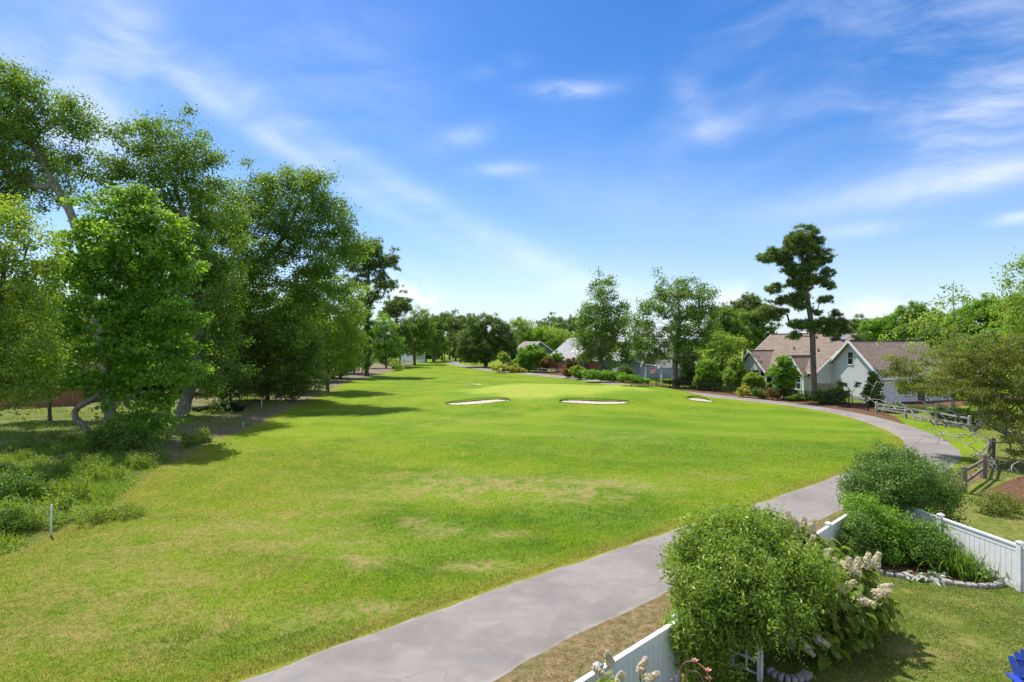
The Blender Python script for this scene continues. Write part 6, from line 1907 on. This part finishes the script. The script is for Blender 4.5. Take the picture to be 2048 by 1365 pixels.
def lambs_ear():
    base = np.array([11.35, 15.62, 0.0]); rng = np.random.default_rng(81)
    R = thing('lambs_ear_plant', 'silvery broad-leaved plant drooping over the stone edging', 'plant', tuple(base))
    n = 70; C = rng.normal(size=(n, 3)) * np.array([0.26, 0.16, 0.03]) + np.array([0, 0, 0.12])
    oval = [(0, 0), (0.2, 0.14), (0.5, 0.2), (0.8, 0.13), (1, 0), (0.8, -0.13), (0.5, -0.2), (0.2, -0.14)]
    V, f, s, t = lobed_leaves(C, rng.uniform(0.14, 0.24, n), rng.uniform(0, 1, n), oval, unit(C * np.array([1, 1, 0]) + 1e-4), 1.0, rng, 0.4)
    link('foliage', np_mesh('foliage', V, f, s, 'leaf_silver', {'tint': ('FACE', t)}), R)


lambs_ear()


def stones():
    rng = random.Random(5)
    edge = catmull([(10.15, 16.1), (10.55, 15.85), (11.0, 15.68), (11.5, 15.42), (12.0, 15.2), (12.5, 15.12), (12.95, 15.25), (13.1, 15.4)], 0.27)
    curve2 = catmull([(5.02, 11.28), (5.12, 11.05), (5.3, 10.95), (5.55, 11.0), (5.75, 11.15)], 0.24)
    k = 0
    for cv, lab, grp in ((edge, 'flat grey edging stone bordering the corner flower bed', 'edging stones of the corner bed'), (curve2, 'pale edging stone curving round the foot of the arbor', 'edging stones at the arbor')):
        for i in range(len(cv) - 1):
            a, b = cv[i], cv[i + 1]; m = (a + b) / 2; L = np.linalg.norm(b - a) * 0.94
            rz = math.atan2(b[1] - a[1], b[0] - a[0])
            R = bpy.data.objects.new('edging_stone', None)
            bm_ = MB(); nx, ny, nz = 6, 4, 3
            hx, hy, hz = L / 2, 0.085 * rng.uniform(.85, 1.2), 0.065 * rng.uniform(.8, 1.3)
            vs = []; fs = []
            # rounded, chipped block from a subdivided sphere-cube
            n1, n2 = 8, 12
            for q in range(n1 + 1):
                th = math.pi * q / n1
                for w in range(n2):
                    ph = 2 * math.pi * w / n2
                    x, y, z = math.sin(th) * math.cos(ph), math.sin(th) * math.sin(ph), math.cos(th)
                    e = 0.35
                    f = lambda c: math.copysign(abs(c) ** e, c)
                    j = 1 + 0.10 * mnoise.noise(Vector((x * 2 + k * 3.1, y * 2, z * 2)))
                    vs.append((f(x) * hx * j * (0.9), f(y) * hy * j, f(z) * hz * j))
            for q in range(n1):
                for w in range(n2):
                    fs.append((q * n2 + w, (q + 1) * n2 + w, (q + 1) * n2 + (w + 1) % n2, q * n2 + (w + 1) % n2))
            bm_.add(vs, fs)
            o = bm_.build('edging_stone', 'stone', None, True)
            o.location = (m[0], m[1], 0.05); o.rotation_euler = (rng.uniform(-.06, .06), rng.uniform(-.06, .06), rz + rng.uniform(-.06, .06))
            tag(o, lab, 'stone', grp); k += 1


stones()


def copper_hoop():
    base = np.array([3.1, 9.75, 0.0])
    R = thing('garden_trellis', 'rusty copper hoop trellis with leaf finials below the vine mound', 'trellis', tuple(base))
    d = np.array([0.8, -0.6, 0])
    def arc(w, z0, top):
        m = MB(); pts = [d * -w + np.array([0, 0, 0]), d * -w + np.array([0, 0, z0])] + [d * (-w * math.cos(math.pi * k / 10)) + np.array([0, 0, z0 + (top - z0) * math.sin(math.pi * k / 10)]) for k in range(1, 10)] + [d * w + np.array([0, 0, z0]), d * w + np.array([0, 0, 0])]
        m.tube([Vector(p) for p in pts], 0.011, 6); return m
    arc(0.26, 0.78, 1.06).build('outer_hoop', 'copper', R); arc(0.17, 0.66, 0.90).build('inner_hoop', 'copper', R)
    for p in (np.array([0, 0, 1.07]), d * 0.22 + np.array([0, 0, 0.98]), d * 0.24 + np.array([0, 0, 0.84])):
        m = MB()
        for k in range(6):
            a = k * math.pi / 3; v = Vector((math.cos(a) * 0.07, math.sin(a) * 0.07, 0.035)); s = Vector((-math.sin(a), math.cos(a), 0)) * 0.022
            o = Vector(p); m.add([o, o + v * 0.5 + s, o + v, o + v * 0.5 - s, o + Vector((0, 0, 0.01))], [(0, 1, 2, 3), (4, 3, 2, 1)])
        m.tube([Vector(p) - Vector((0, 0, 0.02)), Vector(p) + Vector((0, 0, 0.03))], 0.016, 6)
        m.build('finial', 'copper', R)


copper_hoop()


# ------------------------------------------------------------------ chair
def adirondack():
    base = (9.13, 9.80, 0.0)
    R = thing('adirondack_chair', 'blue plastic adirondack chair with fan back standing on the yard lawn', 'chair', base, None, math.radians(-105))
    # chair faces local +X; back leans to -X
    back = MB(); n = 7
    for k in range(n):
        y0 = -0.24 + k * 0.48 / (n - 1); fan = (k - (n - 1) / 2) * 0.014
        top = 0.98 - 0.016 * abs(k - (n - 1) / 2) ** 1.9
        a = Vector((-0.18, y0, 0.30)); b = Vector((-0.18 - 0.34 * (top - 0.30) / 0.68, y0 * 1.12 + fan, top))
        t = (b - a).normalized(); s = Vector((0, 1, 0)); u = s.cross(t).normalized(); w0, w1, th = 0.036, 0.0455, 0.011
        v = []
        L = (b - a).length
        for (d, w) in ((0, w0), (L * 0.6, (w0 + w1) / 2 + .002), (L * 0.95, w1), (L, w1 * 0.7)):
            for (i, j) in ((-1, -1), (1, -1), (1, 1), (-1, 1)): v.append(a + t * d + s * (i * w) + u * (j * th))
        f = [(0, 3, 2, 1), (12, 13, 14, 15)]
        for q in range(3): f += [(q * 4 + i, q * 4 + (i + 1) % 4, q * 4 + 4 + (i + 1) % 4, q * 4 + 4 + i) for i in range(4)]
        back.add(v, f)
    back.bar((-0.29, -0.27, 0.55), (-0.29, 0.27, 0.55), 0.02, 0.07); back.bar((-0.42, -0.25, 0.80), (-0.42, 0.25, 0.80), 0.02, 0.06)
    back.build('backrest', 'blue_plastic', R)
    seat = MB()
    for k in range(6):
        x = -0.14 + k * 0.105; z = 0.29 + 0.085 * (k / 5) + (0.0 if k < 5 else -0.015)
        seat.box((x, -0.27, z), (x + 0.092, 0.27, z + 0.022))
    seat.build('seat', 'blue_plastic', R)
    for sg in (-1, 1):
        m = MB(); m.box((-0.36, sg * 0.36 - 0.07, 0.56), (0.46, sg * 0.36 + 0.07, 0.585)); m.build('armrest', 'blue_plastic', R)
        m = MB(); m.box((0.36, sg * 0.31 - 0.02, 0.0), (0.46, sg * 0.31 + 0.02, 0.56)); m.build('leg', 'blue_plastic', R)
        m = MB(); m.bar((-0.55, sg * 0.285, 0.05), (0.40, sg * 0.285, 0.33), 0.025, 0.11); m.build('leg', 'blue_plastic', R)
        m = MB(); m.bar((-0.30, sg * 0.33, 0.20), (-0.30, sg * 0.33, 0.56), 0.03, 0.07, (1, 0, 0)); m.build('arm_support', 'blue_plastic', R)


adirondack()


# ------------------------------------------------------------------ small things on the course
def stake(label, px, py, hgt, r=0.022):
    g = G(px, py); m = MB()
    m.tube([(0, 0, -0.1), (0, 0, hgt * 0.5), (0.01, 0, hgt - 0.015), (0.01, 0, hgt)], [r, r, r, r * 0.75], 10)
    o = m.build('boundary_stake', 'stake_white', None, True); o.location = g; o.rotation_euler = (0.02, 0.03, 0)
    tag(o, label, 'stake', 'white stakes along the edge of the rough')


stake('white boundary stake nearest the path corner, half sunk in weeds', 102, 1072, 1.05, 0.03)
stake('short white boundary stake where tree shadow crosses the grass edge', 486, 856, 0.42, 0.035)
stake('thin white boundary stake near the dumped black pipe', 523, 817, 0.85, 0.03)


def pipe_heap():
    g = G(430, 826)
    R = thing('drain_pipe', 'heap of dumped black drain pipe lying in the shade under the oaks', 'pipe', g)
    for (a, b, z, r) in [((-2.2, 0.6), (2.4, -0.3), 0.22, 0.16), ((-1.6, 0.2), (1.6, 0.4), 0.18, 0.15), ((0.4, 0.3), (2.7, 0.1), 0.42, 0.20)]:
        m = MB(); pts = []
        for k in range(22):
            t = k / 21
            pts.append((a[0] + (b[0] - a[0]) * t, a[1] + (b[1] - a[1]) * t + 0.25 * math.sin(t * 5 + a[0]), z + 0.38 * math.sin(math.pi * t) * (1 - t) + 0.02))
        m.tube(pts, [r * (1 + 0.07 * (k % 2)) for k in range(22)], 10); m.build('pipe_length', 'black_tarp', R)


pipe_heap()


def golf_cart():
    x, Y, z = ground_at(938, 172)
    R = thing('golf_cart', 'small golf cart parked on the far path beside the massive dark oak', 'golf cart', (x, Y, 0.03), None, 0.3)
    b = MB(); b.add([(-1.15, -0.55, 0.3), (1.15, -0.55, 0.3), (1.2, -0.55, 0.62), (0.75, -0.55, 0.85), (0.45, -0.55, 0.42), (-0.35, -0.55, 0.42), (-0.4, -0.55, 0.75), (-1.15, -0.55, 0.7)] +
                    [(-1.15, 0.55, 0.3), (1.15, 0.55, 0.3), (1.2, 0.55, 0.62), (0.75, 0.55, 0.85), (0.45, 0.55, 0.42), (-0.35, 0.55, 0.42), (-0.4, 0.55, 0.75), (-1.15, 0.55, 0.7)],
                    [tuple(range(8)), tuple(range(15, 7, -1))] + [(i, i + 8, (i + 1) % 8 + 8, (i + 1) % 8) for i in range(8)])
    b.build('body', 'black_tarp', R)
    r = MB(); r.slab([(-1.0, -0.6, 1.85), (0.8, -0.6, 1.88), (0.8, 0.6, 1.88), (-1.0, 0.6, 1.85)], 0.07); r.build('canopy', 'cart_cream', R)
    for (a, c) in ((0.7, 0.5), (0.7, -0.5), (-0.9, 0.5), (-0.9, -0.5)):
        p = MB(); p.tube([(a, c, 0.7), (a - 0.05, c, 1.8)], 0.025, 6); p.build('post', 'iron_black', R)
    s = MB(); s.box((-0.35, -0.5, 0.68), (0.1, 0.5, 0.82)); s.box((-0.42, -0.5, 0.8), (-0.32, 0.5, 1.2)); s.build('seat', 'cart_cream', R)
    for a in (-0.75, 0.8):
        for c in (-0.52, 0.52):
            w = MB(); w.tube([(a, c - 0.08, 0.23), (a, c + 0.08, 0.23)], 0.23, 14); wo = w.build('wheel', 'rubber', R)
            hb = MB(); hb.tube([(a, c - 0.09, 0.23), (a, c + 0.09, 0.23)], 0.1, 10); hb.build('rim', 'stake_white', wo)


golf_cart()


def picnic_table():
    x, Y, z = ground_at(980, 133)
    R = thing('picnic_table', 'reddish wooden picnic table in the shade of the massive dark oak', 'table', (x, Y, 0), None, 0.4)
    m = MB(); 
    for k in range(5): m.box((-0.9, -0.37 + k * 0.15, 0.72), (0.9, -0.24 + k * 0.15, 0.76))
    m.build('table_top', 'red_deck', R)
    for s in (-1, 1):
        m = MB(); m.box((-0.9, s * 0.68 - 0.13, 0.42), (0.9, s * 0.68 + 0.13, 0.46)); m.build('bench_seat', 'red_deck', R)
        m = MB(); m.bar((s * 0.65, -0.65, 0), (s * 0.65, -0.2, 0.715), 0.05, 0.1); m.bar((s * 0.65 + .06, 0.65, 0), (s * 0.65 + .06, 0.2, 0.715), 0.05, 0.1); m.bar((s * 0.65 + 0.13, -0.78, 0.38), (s * 0.65 + 0.13, 0.78, 0.38), 0.05, 0.07); m.build('leg', 'red_deck', R)


picnic_table()


def ball_washer():
    g = G(1002, 750)
    R = thing('ball_washer', 'white ball washer on a thin post by the far path', 'ball washer', g)
    m = MB(); m.tube([(0, 0, -0.1), (0, 0, 0.85)], 0.04, 8); m.build('post', 'stake_white', R)
    m = MB(); m.tube([(0, 0, 0.8), (0, 0, 0.84), (0, 0, 1.15), (0, 0, 1.22)], [0.1, 0.17, 0.17, 0.08], 12); m.build('drum', 'stake_white', R)


ball_washer()


# ------------------------------------------------------------------ weeds in the rough
def weed_proto(name, label, seed, hgt, nst, leaf, aspect, mat='leaf_weed', group='tall weeds in the rough', spread=0.25):
    rng = np.random.default_rng(seed)
    R = thing(name, label, 'weed', (0, 0, 0), group)
    st = MB(); C = []; S = []; A = []
    for i in range(nst):
        b = np.array([rng.normal() * spread * 0.5, rng.normal() * spread * 0.5, 0]); d = unit(np.array([b[0] * 1.2 + rng.normal() * .1, b[1] * 1.2 + rng.normal() * .1, 1.0])); L = hgt * rng.uniform(0.6, 1.1)
        st.tube([Vector(b), Vector(b + d * L * 0.5), Vector(b + d * L)], [0.008, 0.006, 0.003], 4, False)
        m = int(26 * L)
        for k in range(m):
            t = 0.12 + 0.88 * (k + rng.uniform()) / m; a = rng.uniform(0, 2 * math.pi); v = np.array([math.cos(a), math.sin(a), 0.5 - 0.2 * t]); l = leaf * (1.15 - 0.6 * t) * rng.uniform(0.7, 1.2)
            C.append(b + d * L * t + unit(v) * l * 0.5); S.append(l); A.append(unit(v) * 3)
    st.build('stem', 'leaf_weed' if False else 'bark_brown', R)
    n = len(C)
    V, f, s, t = rhomb_leaves(np.array(C), np.array(S), np.clip(rng.normal(0.5, 0.22, n), 0, 1), None, aspect, 0.6, rng, 0.35, ang=np.array(A))
    link('foliage', np_mesh('foliage', V, f, s, mat, {'tint': ('FACE', t)}), R)
    return R


def scatter_weeds():
    rng = random.Random(21)
    tall = weed_proto('tall_weed', 'tall narrow-leaved weed standing in the dark rough around the sweetgum', 301, 1.0, 9, 0.26, 0.22)
    broad = weed_proto('broad_weed', 'leafy knee-high weed in the rough beside the mown grass', 302, 0.6, 10, 0.20, 0.5, group='leafy weeds along the rough')
    spots = []
    for k in range(64): spots.append((tall, rng.uniform(40, 330), rng.uniform(875, 1000)))
    for k in range(34): 
        py = rng.uniform(880, 1075); spots.append((broad, rng.uniform(0, 1) * (60 + (1085 - py) * 1.25), py))
    used = set()
    for (p, px, py) in spots:
        g = G(px, py)
        if float(sdf(np.array([g[0]]), np.array([g[1]]), ROUGH_POLY)[0]) < 0.25: continue
        o = p if p.name not in used else copy_tree(p)
        used.add(p.name)
        o.location = g; o.rotation_euler = (0, 0, rng.uniform(0, 6.28)); k = rng.uniform(0.5, 1.0); o.scale = (k, k, k * rng.uniform(.8, 1.15))


scatter_weeds()
bed_shrub('wild_bush', 'big feathery wild bush at the weedy edge left of the nearest stake', G(28, 1062), [((0, 0, 0.45), (0.75, 0.6, 0.5)), ((-0.5, 0.3, 0.5), (0.6, 0.5, 0.5)), ((0.45, 0.2, 0.35), (0.4, 0.4, 0.35))], 'leaf_weed', 310, (0.07, 0.14), 0.4, 30, 0.24)
bed_shrub('wild_bush', 'dark glossy wild bush rising behind the feathery one', G(20, 1005), [((0, 0, 0.6), (0.9, 0.7, 0.7)), ((0.7, 0.2, 0.5), (0.6, 0.5, 0.5))], 'leaf_shrub', 311, (0.09, 0.16), 0.4, 28, 0.28)
bed_shrub('wild_bush', 'light green wild bush at the sunny tip of the dirt strip', G(378, 893), [((0, 0, 0.35), (0.5, 0.5, 0.42))], 'leaf_weed', 312, (0.08, 0.16), 0.4, 26, 0.22)
bed_shrub('wild_bush', 'second light green wild bush a step nearer the short stake', G(405, 885), [((0, 0, 0.35), (0.55, 0.5, 0.45))], 'leaf_weed', 313, (0.08, 0.16), 0.4, 26, 0.22)
bed_shrub('wild_sapling', 'spindly wild sapling beside the red stick in the rough', G(330, 902), [((0, 0, 0.75), (0.28, 0.28, 0.4)), ((-0.6, 0, 0.3), (0.3, 0.2, 0.25))], 'leaf_weed', 314, (0.08, 0.16), 0.45, 18, 0.22)
bed_shrub('wild_bush', 'wild bush smothering the foot of the sweetgum trunk', G(225, 900), [((0, 0, 0.9), (1.3, 1.0, 0.9)), ((1.2, 0, 0.7), (0.9, 0.8, 0.7)), ((-0.2, -0.6, 0.5), (1.0, 0.6, 0.6))], 'leaf_oak', 315, (0.12, 0.20), 0.55, 34, 0.38, sig=.16)
bed_shrub('fern_patch', 'bright green low ferny growth at the mown edge by the nearest stake', G(160, 1048), [((0, 0, 0.2), (0.8, 0.5, 0.25)), ((1.0, 0.7, 0.2), (0.8, 0.5, 0.25)), ((-0.7, -0.4, 0.15), (0.5, 0.3, 0.2))], 'leaf_weed', 316, (0.07, 0.13), 0.35, 24, 0.22, cat='fern')
